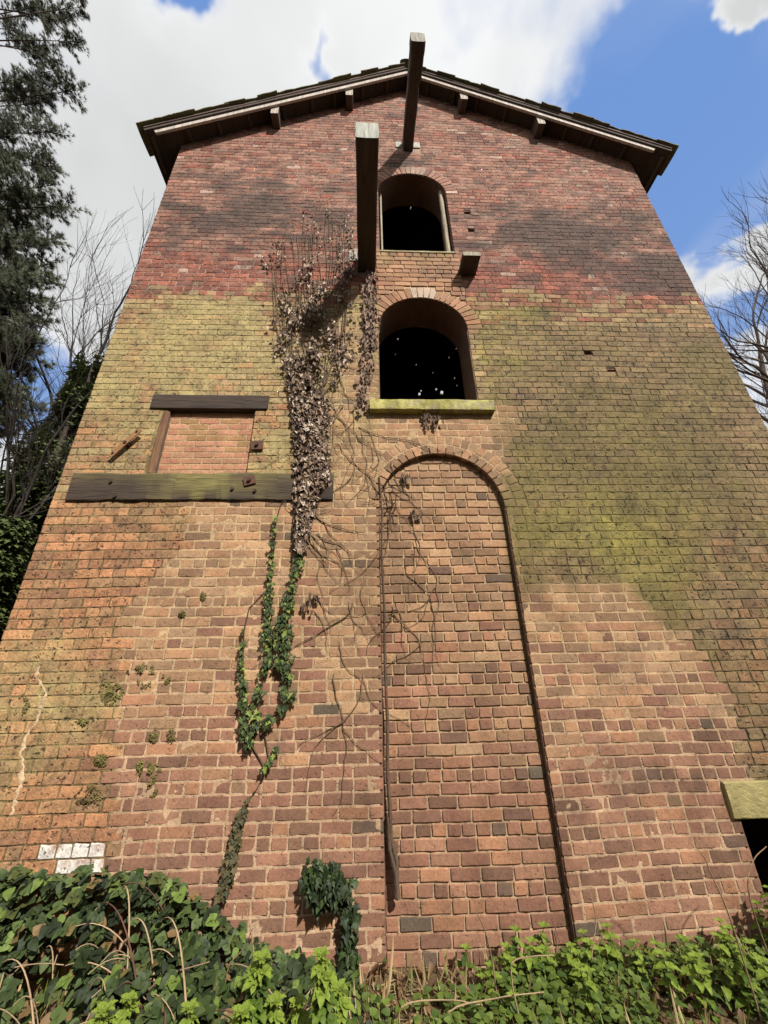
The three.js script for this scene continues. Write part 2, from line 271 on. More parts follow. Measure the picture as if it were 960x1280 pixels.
function algae(x, y, k) {                                      // 0..1 cover of green-yellow algae
  const n = fbm(x * 1.1, y * 1.1, 201, 4), f = fbm(x * 9, y * 12, 205, 4), w = (fbm(x * 2.2, y * 5, 207, 3) - 0.5);
  let a;
  if (x > 1.35 && y < 4.9) {
    const top = 4.72 + w * 0.9 - 0.05 * (x - 1.4);
    a = ss(top + 0.16, top - 0.3, y) * (0.28 + 0.8 * ss(0.36, 0.6, n));
    if (k === 'repair') { const dd = y < 0.87 ? Math.min(newRight(y) - x, y > 0 ? 0.87 - y : 9) : newRight(y) - x; a *= 0.85 * Math.exp(-Math.max(0, dd) / 0.2) * ss(-0.6, 0.6, y); }
    a *= mix(0.5, 1, ss(-0.2, 0.9, y)) * mix(1, 0.72, ss(2.2, 4.4, x));
  } else if (x < 0.15 && y > 1.7) {
    const top = 4.62 + w * 1.0; a = ss(top + 0.18, top - 0.35, y) * (0.25 + 0.65 * ss(0.34, 0.6, n)); if (k === 'repair') a *= 0.5;
  } else if (k === 'orange') a = 0.04 + 0.5 * ss(0.47, 0.68, n) + 0.15 * ss(0.8, 1.7, y);
  else if (k === 'panel') a = 0.5 * ss(5.15, 5.5, y) * ss(0.4, 0.6, n + 0.1);
  else a = 0.10 * ss(0.6, 0.75, n);
  const pt = fbm(x * 3.3 + 2, y * 4.2, 209, 4); return clamp(a + (f - 0.5) * 0.9 * Math.min(1, a * 3) + (pt - 0.5) * 1.1 * Math.min(1, a * 2));
}
function algaeColour(x, y) {
  const n = fbm(x * 3 + 5, y * 3, 211, 4);
  if (x < 0.3) return mix3(rgb(146, 131, 88), rgb(176, 160, 106), n);
  const near = Math.exp(-(((x - 1.55) / 0.55) ** 2) - ((y - 4.0) / 0.8) ** 2) + 0.7 * Math.exp(-(((x - 2.3) / 0.7) ** 2) - ((y - 1.3) / 0.45) ** 2);
  return mix3(mix3(rgb(92, 80, 46), rgb(122, 108, 62), n), mix3(rgb(124, 116, 52), rgb(154, 144, 70), n), clamp(near * 1.25));
}
function soot(x, y) {
  const n = fbm(x * 2.2, y * 4.5, 221, 5) + (fbm(x * 9, y * 16, 223, 4) - 0.5) * 0.45, g = Math.exp(-(((x - 3.0) / 1.5) ** 2) - ((y - 6.0) / 0.65) ** 2) + 0.8 * Math.exp(-(((x + 1.6) / 1.6) ** 2) - ((y - 6.4) / 0.8) ** 2) + 0.9 * Math.exp(-(((x - 4.2) / 0.9) ** 2) - ((y - 5.2) / 0.5) ** 2) + 0.7 * Math.exp(-(((x - 0.6) / 0.5) ** 2) - ((y - 7.9) / 0.3) ** 2);
  return clamp(ss(0.38, 0.72, n * 0.75 + g * 0.42) * (y > 4.6 ? 1 : 0) + (y < 4.6 && x > 1.5 ? 0.35 * ss(0.55, 0.75, n) : 0));
}
const SOOT = rgb(74, 61, 54);
function brickBase(x, y, kind, r) {
  if (x > -2.22 && x < -1.8 && y > -1.12 && y < -0.95 && kind !== 'infill') return rgb(226, 220, 210);       // a few lime-washed bricks
  let list;
  if (kind === 'repair' || kind === 'infill') { const t = ss(0.9, -0.9, y + (r() - 0.5) * 0.8); list = r() < t ? PAL.repairLow : PAL.repairHigh; if (r() < (kind === 'infill' ? 0.05 : 0.012)) return mix3(BLUEISH, rgb(120, 88, 72), r()); } else if (kind === 'upper') list = (y < 5.6 + (vn(x * 1.3, 7, 255) - 0.5) * 0.7 ? r() < 0.9 : r() < 0.12) ? PAL.red : PAL.upper;
  else list = PAL[kind];
  let c = list[Math.floor(r() * list.length)];
  if (kind === 'old' && x < 0 && y < 4.4 && r() < (x < -2.2 ? 0.6 : 0.28)) c = PAL.orange[Math.floor(r() * 6)];
  if (kind === 'old' && x > 1.4 && y < 1.6 && r() < 0.45 * ss(2.3, 3.6, x)) c = PAL.orange[Math.floor(r() * 6)];
  if (kind === 'old' && y > 4.0 && r() < ss(4.15, 4.75, y) * 0.7) c = PAL.red[Math.floor(r() * 5)];
  if (kind === 'upper' && r() < 0.018) c = rgb(182, 152, 134);
  if (kind === 'old' && x > 1.4 && y < 4.2) c = mix3(c, rgb(110, 90, 62), 0.6);
  const b = 0.8 + r() * 0.36; return [c[0] * b, c[1] * b, c[2] * b];
}
const GAIN = 1.0;                                              // brickMap averages about 0.8
function surf(base, x, y, kind) {
  let c = mix3(base, algaeColour(x, y), 0.9 * algae(x, y, kind));
  if (base[2] > 0.42) c = mix3(c, rgb(150, 104, 78), 0.8 * ss(0.6, 0.72, fbm(x * 22, y * 30, 253, 3)));          // flaking lime-wash
  c = mix3(c, SOOT, 0.85 * soot(x, y));
  const G = kind === 'repair' || kind === 'infill' || kind === 'panel' ? GAIN : GAIN * 1.12; return [c[0] * G, c[1] * G, c[2] * G];
}
function mortarBase(x, y) {
  const k = wallKind(x, y), n = fbm(x * 14, y * 14, 231, 3);
  const c = k === 'repair' ? mix3(MORTAR_PALE, MORTAR_PINK, ss(0.6, -0.8, y)) : k === 'orange' ? rgb(112, 92, 60) : k === 'panel' ? rgb(188, 158, 122) : k === 'upper' ? mix3(rgb(112, 80, 66), rgb(168, 140, 123), ss(0.36, 0.54, fbm(x * 1.1, y * 1.6, 235, 4))) : mix3(x < 0.3 ? rgb(92, 76, 46) : rgb(58, 48, 30), x < 0.3 ? rgb(140, 120, 78) : rgb(104, 90, 56), ss(0.42, 0.6, fbm(x * 5, y * 7, 233, 3)));
  const b = 0.8 + 0.4 * n; return [c[0] * b, c[1] * b, c[2] * b];
}

// ---- one brick: a slab with worn, uneven edges. frame: p(u, v, d) -> world; colour(u, v) in wall coordinates
function brick(B, u0, u1, v0, v1, frame, colour, r, { nx = 4, wear = 0.004, proud = 0 } = {}) {
  const w = u1 - u0, h = v1 - v0, e = Math.min(0.006, w * 0.2), us = [u0, u0 + e]; for (let k = 1; k < nx - 2; k++) us.push(u0 + e + (w - 2 * e) * k / (nx - 2)); us.push(u1 - e, u1);
  const vs = [v0, v0 + 0.0055, v1 - 0.0055, v1], z0 = proud + (r() - 0.5) * 0.0024, tu = (r() - 0.5) * 0.003, tv = (r() - 0.5) * 0.0025, sk = (r() - 0.5) * 0.006;
  const st = B.n, nU = us.length, edgeV = [], chip = r() < 0.28 ? [r() < 0.5 ? 0 : nU - 1, r() < 0.5 ? 0 : 3, 0.006 + r() * 0.014] : null;
  const put = (u, v, d, rim) => { const q = frame(u, v, d), c = colour(u, v, rim); return B.v(q[0], q[1], q[2], c, q[3], q[4]); };
  for (let j = 0; j < 4; j++) for (let i = 0; i < nU; i++) {
    const border = i === 0 || j === 0 || i === nU - 1 || j === 3, corner = (i === 0 || i === nU - 1) && (j === 0 || j === 3);
    let u = us[i], v = vs[j] + sk * (i / (nU - 1) - 0.5); if (border) { u += (r() - 0.5) * wear; v += (r() - 0.5) * wear; } if (corner) { u += (i ? -1 : 1) * 0.003; v += (j ? -1 : 1) * 0.003; }
    let d = z0 + tu * (i / (nU - 1) - 0.5) + tv * (j / 3 - 0.5) - (border ? 0.0012 + r() * 0.0022 : r() * 0.0012);
    if (chip && i === chip[0] && j === chip[1]) { u += (i ? -1 : 1) * chip[2] * 1.3; v += (j ? -1 : 1) * chip[2] * 0.7; d -= 0.003; }
    put(u, v, d, border ? r() : -1); edgeV.push([u, v]);
  }
  for (let j = 0; j < 3; j++) for (let i = 0; i < nU - 1; i++) { const a = st + j * nU + i; B.q(a, a + 1, a + nU + 1, a + nU); }
  const loop = []; for (let i = 0; i < nU; i++) loop.push(i); for (let j = 1; j < 4; j++) loop.push(j * nU + nU - 1); for (let i = nU - 2; i >= 0; i--) loop.push(3 * nU + i); for (let j = 2; j > 0; j--) loop.push(j * nU);
  const bk = loop.map((k) => put(edgeV[k][0], edgeV[k][1], -0.03, -1));
  for (let k = 0; k < loop.length; k++) { const n = (k + 1) % loop.length; B.q(st + loop[n], st + loop[k], bk[k], bk[n]); }
}
const wave = (u, v) => (fbm(u * 0.7, v * 0.6, 261, 3) - 0.5) * 0.045;                      // courses are not quite level
const frontFrame = (z) => (u, v, d) => [u, v + wave(u, v), z + d, u, v];

// ---- the bricks of the facade, course by course
const facade = [];                                             // { u0, u1, v0, v1, kind, area }
function cut(list, a, b) { const out = []; for (const [s, e] of list) { if (b <= s || a >= e) out.push([s, e]); else { if (a > s) out.push([s, a]); if (b < e) out.push([b, e]); } } return out; }
function archCut(o, v, extra) { if (v < o.ys) return v > o.y0 ? [o.x0, o.x1] : null; const R = o.r + extra, dy = v - o.ys; if (dy >= R) return null; const w = Math.sqrt(R * R - dy * dy), cx = (o.x0 + o.x1) / 2; return [cx - w, cx + w]; }
const rb = rng(77);
const courses = Math.ceil((12.3 - YB) / CH);
for (let i = 0; i < courses; i++) {
  const v0 = YB + i * CH, v1 = v0 + CH, vm = (v0 + v1) / 2, yr = vm - EYE;
  const rx = (ROOF.apex - 0.2 - vm) / ROOF.slope;             // below the soffit
  if (rx < 0.15) continue;
  let spans = [[Math.max(X0, ROOF.cx - rx), Math.min(X1, ROOF.cx + rx)]];
  for (const [o, ex] of [[MIDDOOR, 0.2], [TOPDOOR, 0.2], [BLIND, 0.235]]) { const c = archCut(o, vm, ex); if (c) spans = cut(spans, c[0], c[1]); }
  if (vm > R_(2.0) && vm < WINDOW.y1) spans = cut(spans, WINDOW.x0 - 0.1, WINDOW.x1);
  if (vm > R_(2.81) && vm < R_(3.01)) spans = cut(spans, -2.34, -1.08);
  if (vm > R_(1.70) && vm < R_(2.01)) spans = cut(spans, -2.89, -0.33);
  if (vm > SOCKET.y0 - 0.01 && vm < SOCKET.y1 + 0.02) spans = cut(spans, SOCKET.x0, SOCKET.x1);
  if (vm > R_(5.13) && vm < R_(5.47)) spans = cut(spans, -0.12, 0.13);
  if (vm > R_(8.24) && vm < R_(8.55)) spans = cut(spans, 0.5, 0.93);
  if (vm > HATCH.y0 && vm < HATCH.y1) spans = cut(spans, HATCH.x0, HATCH.x1);
  if (vm > R_(-0.94) && vm < R_(-0.70)) spans = cut(spans, 2.7, 3.95);
  if (vm > R_(2.76) && vm < R_(2.93)) spans = cut(spans, 0.04, 1.41);
  for (const o of PUTLOGS) if (vm > o.y0 - 0.02 && vm < o.y1 + 0.02) spans = cut(spans, o.x0, o.x1);
  const j = (h2(i, 3, 5) - 0.5) * 0.24;
  for (const [s0, e0] of spans) {
    const marks = [s0]; let prev = wallKind(s0 + 0.01, yr, j);                   // split a span where the kind of brickwork changes
    for (let x = s0 + 0.02; x < e0; x += 0.02) { const k = wallKind(x, yr, j); if (k !== prev) { marks.push(x); prev = k; } }
    marks.push(e0);
    for (let m = 0; m < marks.length - 1; m++) {
      const a = marks[m], b = marks[m + 1], kind = wallKind((a + b) / 2, yr, j);
      const header = kind === 'repair' || kind === 'panel' ? i % 4 === 1 : kind === 'upper' ? i % 5 === 2 : i % 6 === 3;
      const L = header ? 0.1125 : 0.225, off = (i % 2 ? 0.0 : 0.1125) + (h2(i, 9, 1) - 0.5) * (kind === 'repair' ? 0.03 : 0.09);
      let x = Math.floor((a - off) / L) * L + off; const cuts = [a];
      for (x += L; x < b; x += L) { let q = x + (rb() - 0.5) * 0.012; if (!header && rb() < (kind === 'repair' ? 0.05 : 0.10)) cuts.push(q - 0.112 + (rb() - 0.5) * 0.02); cuts.push(q); }
      const cc = [cuts[0]]; for (const q of cuts.slice(1)) if (q - cc[cc.length - 1] > 0.055 && b - q > 0.05) cc.push(q); cc.push(b);
      for (let n = 0; n < cc.length - 1; n++) {
        if (cc[n + 1] - cc[n] < 0.03) continue;
        const jt = kind === 'repair' || kind === 'panel' ? 0.0066 : 0.0046;
        const l = cc[n] + (cc[n] === X0 ? 0 : jt), rr = cc[n + 1] - (cc[n + 1] === X1 ? 0 : jt);
        const [p0, q0, dd] = toPix((l + rr) / 2, vm, 0), sc = FPX / dd;
        facade.push({ u0: l, u1: rr, v0: v0 + jt, v1: v1 - jt * 0.9, kind, area: p0 > 4 && p0 < 956 && q0 > 0 && q0 < 1140 && !(p0 < 300 && q0 > 1075) ? (rr - l) * CH * sc * sc * (q0 > 760 ? 1.6 : 1) : 0, seed: facade.length });
      }
    }
  }
}
// wall body with its openings
function archPath(o, grow = 0) { const p = new THREE.Path(), cx = (o.x0 + o.x1) / 2; p.moveTo(o.x0 - grow, o.y0); p.lineTo(o.x1 + grow, o.y0); p.lineTo(o.x1 + grow, o.ys); p.absarc(cx, o.ys, o.r + grow, 0, Math.PI, false); p.lineTo(o.x0 - grow, o.y0); return p; }
function rectPath(o) { const p = new THREE.Path(); p.moveTo(o.x0, o.y0); p.lineTo(o.x1, o.y0); p.lineTo(o.x1, o.y1); p.lineTo(o.x0, o.y1); p.lineTo(o.x0, o.y0); return p; }
{
  const s = new THREE.Shape(); s.moveTo(X0 + 0.006, -0.4); s.lineTo(X1 - 0.006, -0.4); s.lineTo(X1 - 0.006, roofY(X1, 0.17)); s.lineTo(ROOF.cx, ROOF.apex - 0.17); s.lineTo(X0 + 0.006, roofY(X0, 0.17)); s.closePath();
  s.holes.push(archPath(MIDDOOR), archPath(TOPDOOR), archPath({ ...BLIND, y0: -0.3 }), rectPath(WINDOW), rectPath(SOCKET), rectPath(HATCH), ...PUTLOGS.map(rectPath));
  const g = new THREE.ExtrudeGeometry(s, { depth: 0.45, bevelEnabled: false, curveSegments: 40 }); g.translate(0, 0, -0.462);
  var wall = part(mill, 'wall', dress(g, [1, 1, 1]), M.wallCore);
}
// mortar face with its own staining
{
  const B = new Batch(), O = new Batch(), st = 0.045, nx = Math.ceil((X1 - X0 - 0.014) / st), ny = Math.ceil((12.3 + 0.3) / st), idx = new Map();
  const inside = (x, y) => { for (const o of [MIDDOOR, TOPDOOR, BLIND]) { const c = archCut(o, y, 0.06); if (c && x > c[0] - 0.012 && x < c[1] + 0.012) return true; } for (const o of [WINDOW, SOCKET, HATCH, ...PUTLOGS]) if (x > o.x0 - 0.03 && x < o.x1 + 0.03 && y > o.y0 - 0.03 && y < o.y1 + 0.03) return true; return y > roofY(x, 0.18); };
  const vert = (i, j, Q) => { const k = (i * 4096 + j) * 2 + (Q === O ? 1 : 0); if (!idx.has(k)) { const x = X0 + 0.007 + (X1 - X0 - 0.014) * i / nx, y = -0.3 + j * st, yr = y - EYE, c = surf(mortarBase(x, yr), x, yr, wallKind(x, yr)); idx.set(k, Q.v(x, y, -0.0026 - (Q === O ? 0.0016 : 0) + (fbm(x * 16, y * 16, 241, 2) - 0.5) * 0.005, c, x, y)); } return idx.get(k); };
  for (let i = 0; i < nx; i++) for (let j = 0; j < ny; j++) { const x = X0 + (X1 - X0) * (i + 0.5) / nx, y = -0.3 + (j + 0.5) * st; if (inside(x, y)) continue; const kd = wallKind(x, y - EYE), Q = kd === 'repair' || kd === 'panel' ? B : O; Q.q(vert(i, j, Q), vert(i + 1, j, Q), vert(i + 1, j + 1, Q), vert(i, j + 1, Q)); }
  sub(wall, 'mortar', B.geo(), M.mortar); sub(wall, 'weathered_mortar', O.geo(), M.oldBrick);
}
const brickMat = (b) => (b.kind === 'repair' || b.kind === 'infill' || b.kind === 'panel' ? M.brick : M.oldBrick);
function placeBrick(b, z, extra = {}) {
  const r = rng(1000 + b.seed * 7919), cx = (b.u0 + b.u1) / 2, cy = (b.v0 + b.v1) / 2, base = brickBase(cx, cy - EYE, b.kind, r);
  return (B, f) => brick(B, b.u0, b.u1, b.v0, b.v1, f || frontFrame(z), (u, v, rim) => { const c = surf(base, u, v - EYE, b.kind); return rim > 0.62 ? mix3(c, surf(mortarBase(u, v - EYE), u, v - EYE, b.kind), (rim - 0.62) * 1.8) : c; }, r, { nx: b.u1 - b.u0 > 0.15 && (b.v0 < 4.5) ? 6 : 4, wear: b.kind === 'repair' || b.kind === 'infill' || b.kind === 'panel' ? 0.0065 : 0.009, ...extra });
}
function brickMesh(parent, b, z, name = 'brick', extra) { const B = new Batch(); placeBrick(b, z, extra)(B); return sub(parent, name, B.geo(), brickMat(b)); }
{
  const order = facade.slice().sort((a, b) => b.area - a.area), near = new Set(order.slice(0, 290)); const rest = new Batch(), old = new Batch();
  for (const b of facade) { if (near.has(b)) brickMesh(wall, b, 0); else placeBrick(b, b.kind === 'panel' ? 0.012 : 0)(brickMat(b) === M.brick ? rest : old); }
  sub(wall, 'brickwork', rest.geo(), M.brick, 'stuff'); sub(wall, 'weathered_brickwork', old.geo(), M.oldBrick, 'stuff');
}
// ---- flanks and back of the building (closed, dark inside)
{
  const zb = -9, d = (g) => dress(g, [1, 1, 1]); const ye = roofY(X0, 0.17);
  part(mill, 'side_wall', d(box(X0 + 0.007, X0 + 0.45, -0.4, ye, zb + 0.0, -0.463)), M.wallCore);
  part(mill, 'side_wall', d(box(X1 - 0.45, X1 - 0.007, -0.4, ye, zb + 0.0, -0.463)), M.wallCore);
  const s = new THREE.Shape(); s.moveTo(X0, -0.4); s.lineTo(X1, -0.4); s.lineTo(X1, roofY(X1, 0.17)); s.lineTo(ROOF.cx, ROOF.apex - 0.17); s.lineTo(X0, roofY(X0, 0.17)); s.closePath();
  const g = new THREE.ExtrudeGeometry(s, { depth: 0.4, bevelEnabled: false }); g.translate(0, 0, zb - 0.41); part(mill, 'back_wall', d(g), M.inner);
  part(mill, 'floor', d(box(X0 + 0.46, X1 - 0.46, -0.3, 0.02, zb + 0.01, -0.47)), M.inner);
}
// ---- roof: two boarded slopes with a few missing slates, verge tiles, barge boards, purlins
{
  const holesPx = { r: [[545, 487, 0.10], [552, 491, 0.16], [524, 493, 0.14], [526, 489, 0.09], [497, 424, 0.07], [494, 443, 0.05], [520, 456, 0.06], [541, 466, 0.05], [561, 447, 0.05], [568, 473, 0.06], [571, 482, 0.05], [570, 436, 0.045], [513, 260, 0.05]] };
  const u0 = 0.17;                                            // soffit lies 0.2 under the top line
  const dirs = { r: 1, l: -1 };
  for (const sd of ['l', 'r']) {
    const sg = dirs[sd], len = (sd === 'r' ? ROOF.xr - ROOF.cx : ROOF.cx - ROOF.xl) * Math.hypot(1, ROOF.slope), an = Math.atan(ROOF.slope);
    const s = new THREE.Shape(); s.moveTo(0, ROOF.zb); s.lineTo(len, ROOF.zb); s.lineTo(len, ROOF.zf); s.lineTo(0, ROOF.zf); s.closePath();
    if (sd === 'r') {
      for (const [px, py, sz] of [...holesPx.r]) {            // where a ray through the open door meets the soffit
        const a = at(px, py, 0).sub(camera.position).normalize(); const yap = ROOF.apex - u0, k = ROOF.slope;
        const t = (yap + k * ROOF.cx - camera.position.y - k * camera.position.x) / (a.y + k * a.x); const P = camera.position.clone().addScaledVector(a, t);
        if (P.x < ROOF.cx + 0.1 || P.x > X1 - 0.6 || P.z < ROOF.zb + 0.6) continue;
        const q = (P.x - ROOF.cx) / Math.cos(an), h = new THREE.Path(), w = sz * 0.36, l = sz * 0.62; h.moveTo(q - w, P.z - l); h.lineTo(q + w, P.z - l * 0.7); h.lineTo(q + w * 0.8, P.z + l); h.lineTo(q - w * 0.9, P.z + l * 0.8); h.closePath(); s.holes.push(h);
      }
      const q = 0.30, h = new THREE.Path(); h.moveTo(q - 0.015, 0.05); h.lineTo(q + 0.015, 0.05); h.lineTo(q + 0.015, 0.09); h.lineTo(q - 0.015, 0.09); h.closePath(); s.holes.push(h);
    }
    const g = new THREE.ExtrudeGeometry(s, { depth: 0.05, bevelEnabled: false });
    // shape (q, z) -> world: q runs down the slope
    const p = g.attributes.position, c = Math.cos(an), n = Math.sin(an), yt = ROOF.apex - u0;
    for (let i = 0; i < p.count; i++) { const q = p.getX(i), z = p.getY(i), t = p.getZ(i); p.setXYZ(i, ROOF.cx + sg * (q * c + t * n), yt - q * n + t * c, z); }
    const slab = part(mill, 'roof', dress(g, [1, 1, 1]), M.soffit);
    // verge tiles, each lapping the one below
    const r = rng(sd === 'r' ? 51 : 52), mossy = sd === 'l';
    const nT = 17, st = (len + 0.02) / nT;
    for (let i = 0; i < nT; i++) {
      const a0 = i * st - 0.02, a1 = a0 + st + 0.07, th = 0.014 + r() * 0.005, lift = 0.003 + r() * 0.006 + (mossy && i > 2 && i < 12 ? 0.014 * r() : 0), zf = ROOF.zf + 0.05 + (r() - 0.5) * 0.04;
      const col = mix3(mix3(rgb(88, 80, 68), rgb(112, 100, 82), r()), rgb(124, 126, 84), mossy ? 0.3 + 0.5 * r() : 0.15 + 0.3 * r());
      const gg = new THREE.BoxGeometry(a1 - a0, th, 0.42, 3, 1, 3), q = gg.attributes.position;
      for (let k = 0; k < q.count; k++) { const t = (q.getX(k) / (a1 - a0) + 0.5), X = a0 + t * (a1 - a0) + (vn(q.getZ(k) * 9, i * 3.3, 61) - 0.5) * 0.02, Y = 0.052 + q.getY(k) + th / 2 + lift * t + (1 - t) * 0.004 + 0.05, Z = zf - 0.21 + q.getZ(k) + (vn(X * 12, i, 62) - 0.5) * 0.015; q.setXYZ(k, ROOF.cx + sg * (X * c + Y * n), yt - X * n + Y * c, Z); }
      sub(slab, 'roof_tile', dress(gg, col, 2), M.slate);
      // undercloak slip beneath the tile
    }
    const cl = new THREE.BoxGeometry(len - 0.03, 0.045, 0.3, 20, 1, 1), q = cl.attributes.position;
    for (let k = 0; k < q.count; k++) { const X = len / 2 + q.getX(k), Y = 0.052 + 0.0235 + q.getY(k), Z = ROOF.zf + 0.01 - 0.15 + q.getZ(k) + (vn(X * 3, 2, 63) - 0.5) * 0.01; q.setXYZ(k, ROOF.cx + sg * (X * c + Y * n), yt - X * n + Y * c, Z); }
    sub(slab, 'undercloak', dress(cl, rgb(92, 72, 62), 2), M.slate);
    // barge board
    const xe = sd === 'l' ? -3.31 : 4.79, bb = 0.165, bs = new THREE.Shape(), y = (x, dd) => roofY(x, dd); bs.moveTo(ROOF.cx, y(ROOF.cx, bb)); bs.lineTo(xe, y(xe, bb)); bs.lineTo(xe - sg * 0.05, y(xe - sg * 0.05, bb + 0.105)); bs.lineTo(ROOF.cx, y(ROOF.cx, bb + 0.11)); bs.closePath();
    const bg = new THREE.ExtrudeGeometry(bs, { depth: 0.03, bevelEnabled: true, bevelSize: 0.003, bevelThickness: 0.003, bevelSegments: 1 }); bg.translate(0, 0, 0.213);
    part(mill, 'barge_board', dress(bg, [1, 1, 1]), M.paint);
    // battens under the boards and purlin ends
    for (let i = 0; i < 9; i++) { const x = ROOF.cx + sg * (0.35 + i * 0.47 + (r() - 0.5) * 0.1), yy = roofY(x, u0 + 0.02); part(mill, 'batten', member([x, yy, 0.18], [x, yy, -0.3], 0.05, 0.05, { n: 2, col: () => rgb(92, 78, 66), seed: i }), M.timber); }
    for (const x of sd === 'l' ? [-1.53, -0.29] : [1.77, 3.04]) { const yy = roofY(x, u0 + 0.15); part(mill, 'purlin', member([x, yy, 0.208], [x, yy, -0.44], 0.125, 0.29, { n: 5, col: (P, t, k) => (k < 0 ? rgb(176, 164, 150) : rgb(88, 74, 62)), seed: x * 10, rough: 0.004 }), M.timber); }
  }
  part(mill, 'ridge_tile', (() => { const g = new THREE.CylinderGeometry(0.13, 0.13, 9.5, 12, 6, true, -Math.PI / 2, Math.PI); g.rotateX(-Math.PI / 2); g.translate(ROOF.cx, ROOF.apex - 0.03, ROOF.zf - 4.7); return dress(g, rgb(120, 118, 92), 2); })(), M.slate);
}
// ---- hoist beams
const TIM = (P) => mix3(rgb(58, 47, 40), rgb(84, 70, 60), fbm(P.x * 9 + P.z * 3, P.y * 9, 71, 3));
{
  const yb = R_(8.25);
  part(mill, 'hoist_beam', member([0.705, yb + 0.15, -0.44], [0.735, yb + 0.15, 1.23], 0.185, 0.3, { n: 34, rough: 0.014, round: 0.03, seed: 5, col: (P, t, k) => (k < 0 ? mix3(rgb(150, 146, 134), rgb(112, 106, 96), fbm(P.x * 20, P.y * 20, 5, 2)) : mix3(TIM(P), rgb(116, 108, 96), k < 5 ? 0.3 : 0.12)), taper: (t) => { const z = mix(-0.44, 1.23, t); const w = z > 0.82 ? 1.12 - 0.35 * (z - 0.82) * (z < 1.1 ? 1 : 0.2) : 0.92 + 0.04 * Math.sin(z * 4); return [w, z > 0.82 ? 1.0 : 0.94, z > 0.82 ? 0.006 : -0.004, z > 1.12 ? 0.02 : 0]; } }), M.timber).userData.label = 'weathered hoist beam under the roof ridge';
  const y2 = R_(5.14);
  part(mill, 'hoist_beam', member([0.005, y2 + 0.155, -0.44], [0.015, y2 + 0.155, 1.42], 0.24, 0.31, { n: 30, rough: 0.010, round: 0.022, seed: 9, col: (P, t, k) => (k < 0 ? rgb(168, 168, 156) : TIM(P)) }), M.timber).userData.label = 'dark square hoist beam left of the upper loading door';
  const blk = (x0, x1, y0, y1, z1, c, name) => part(mill, name, dress(member([(x0 + x1) / 2, (y0 + y1) / 2, -0.12], [(x0 + x1) / 2, (y0 + y1) / 2, z1], x1 - x0, y1 - y0, { n: 3, col: () => c, rough: 0.004 }), c, 2), M.stone);
  blk(0.505, 0.602, R_(8.36), R_(8.53), 0.012, rgb(176, 172, 160), 'padstone'); blk(0.81, 0.925, R_(8.36), R_(8.53), 0.012, rgb(186, 180, 166), 'padstone');
  blk(-0.25, -0.125, R_(5.36), R_(5.56), 0.014, rgb(168, 164, 152), 'padstone');
  // sawn-off stub of the second beam
  part(mill, 'beam_stub', member([1.38, R_(5.16), -0.44], [1.38, R_(5.16), 0.27], 0.236, 0.076, { n: 12, col: (P, t, k) => (k < 0 ? rgb(150, 142, 122) : TIM(P)), seed: 3, rough: 0.008 }), M.timber).userData.label = 'sawn-off timber stub right of the upper door sill';
}
// ---- arches: single bricks on edge round each opening
function voussoirs(p, o, r0, r1, n, seed, z, kind, depth = 0.03, tint) {
  const r = rng(seed), cx = (o.x0 + o.x1) / 2;
  for (let i = 0; i < n; i++) {
    const a0 = Math.PI - (i + 0.06) / n * Math.PI, a1 = Math.PI - (i + 0.94) / n * Math.PI, am = (a0 + a1) / 2, x = cx + Math.cos(am) * (r0 + r1) / 2, y = o.ys + Math.sin(am) * (r0 + r1) / 2;
    let base = brickBase(x, y - EYE, kind, r); if (tint) base = tint(i, base, r); const B = new Batch();
    const fr = (u, v, d) => { const rad = mix(r0, r1, v), an = mix(a0, a1, u), X = cx + Math.cos(an) * rad, Y = o.ys + Math.sin(an) * rad; return [X, Y, z + (d < -0.02 ? -depth : d), X, Y]; };
    const inner = (u, v) => { const q = fr(u, v, 0); return surf(base, q[0], q[1] - EYE, kind); };
    // brick() works in metres, so pass metre-sized spans through a scaled frame
    const W = Math.abs(a0 - a1) * (r0 + r1) / 2, H = r1 - r0; brick(B, 0, W, 0, H, (u, v, d) => fr(u / W, v / H, d), (u, v) => inner(u / W, v / H), r, { nx: 3, wear: 0.004 });
    sub(p, 'arch_brick', B.geo(), M.brick);
  }
}
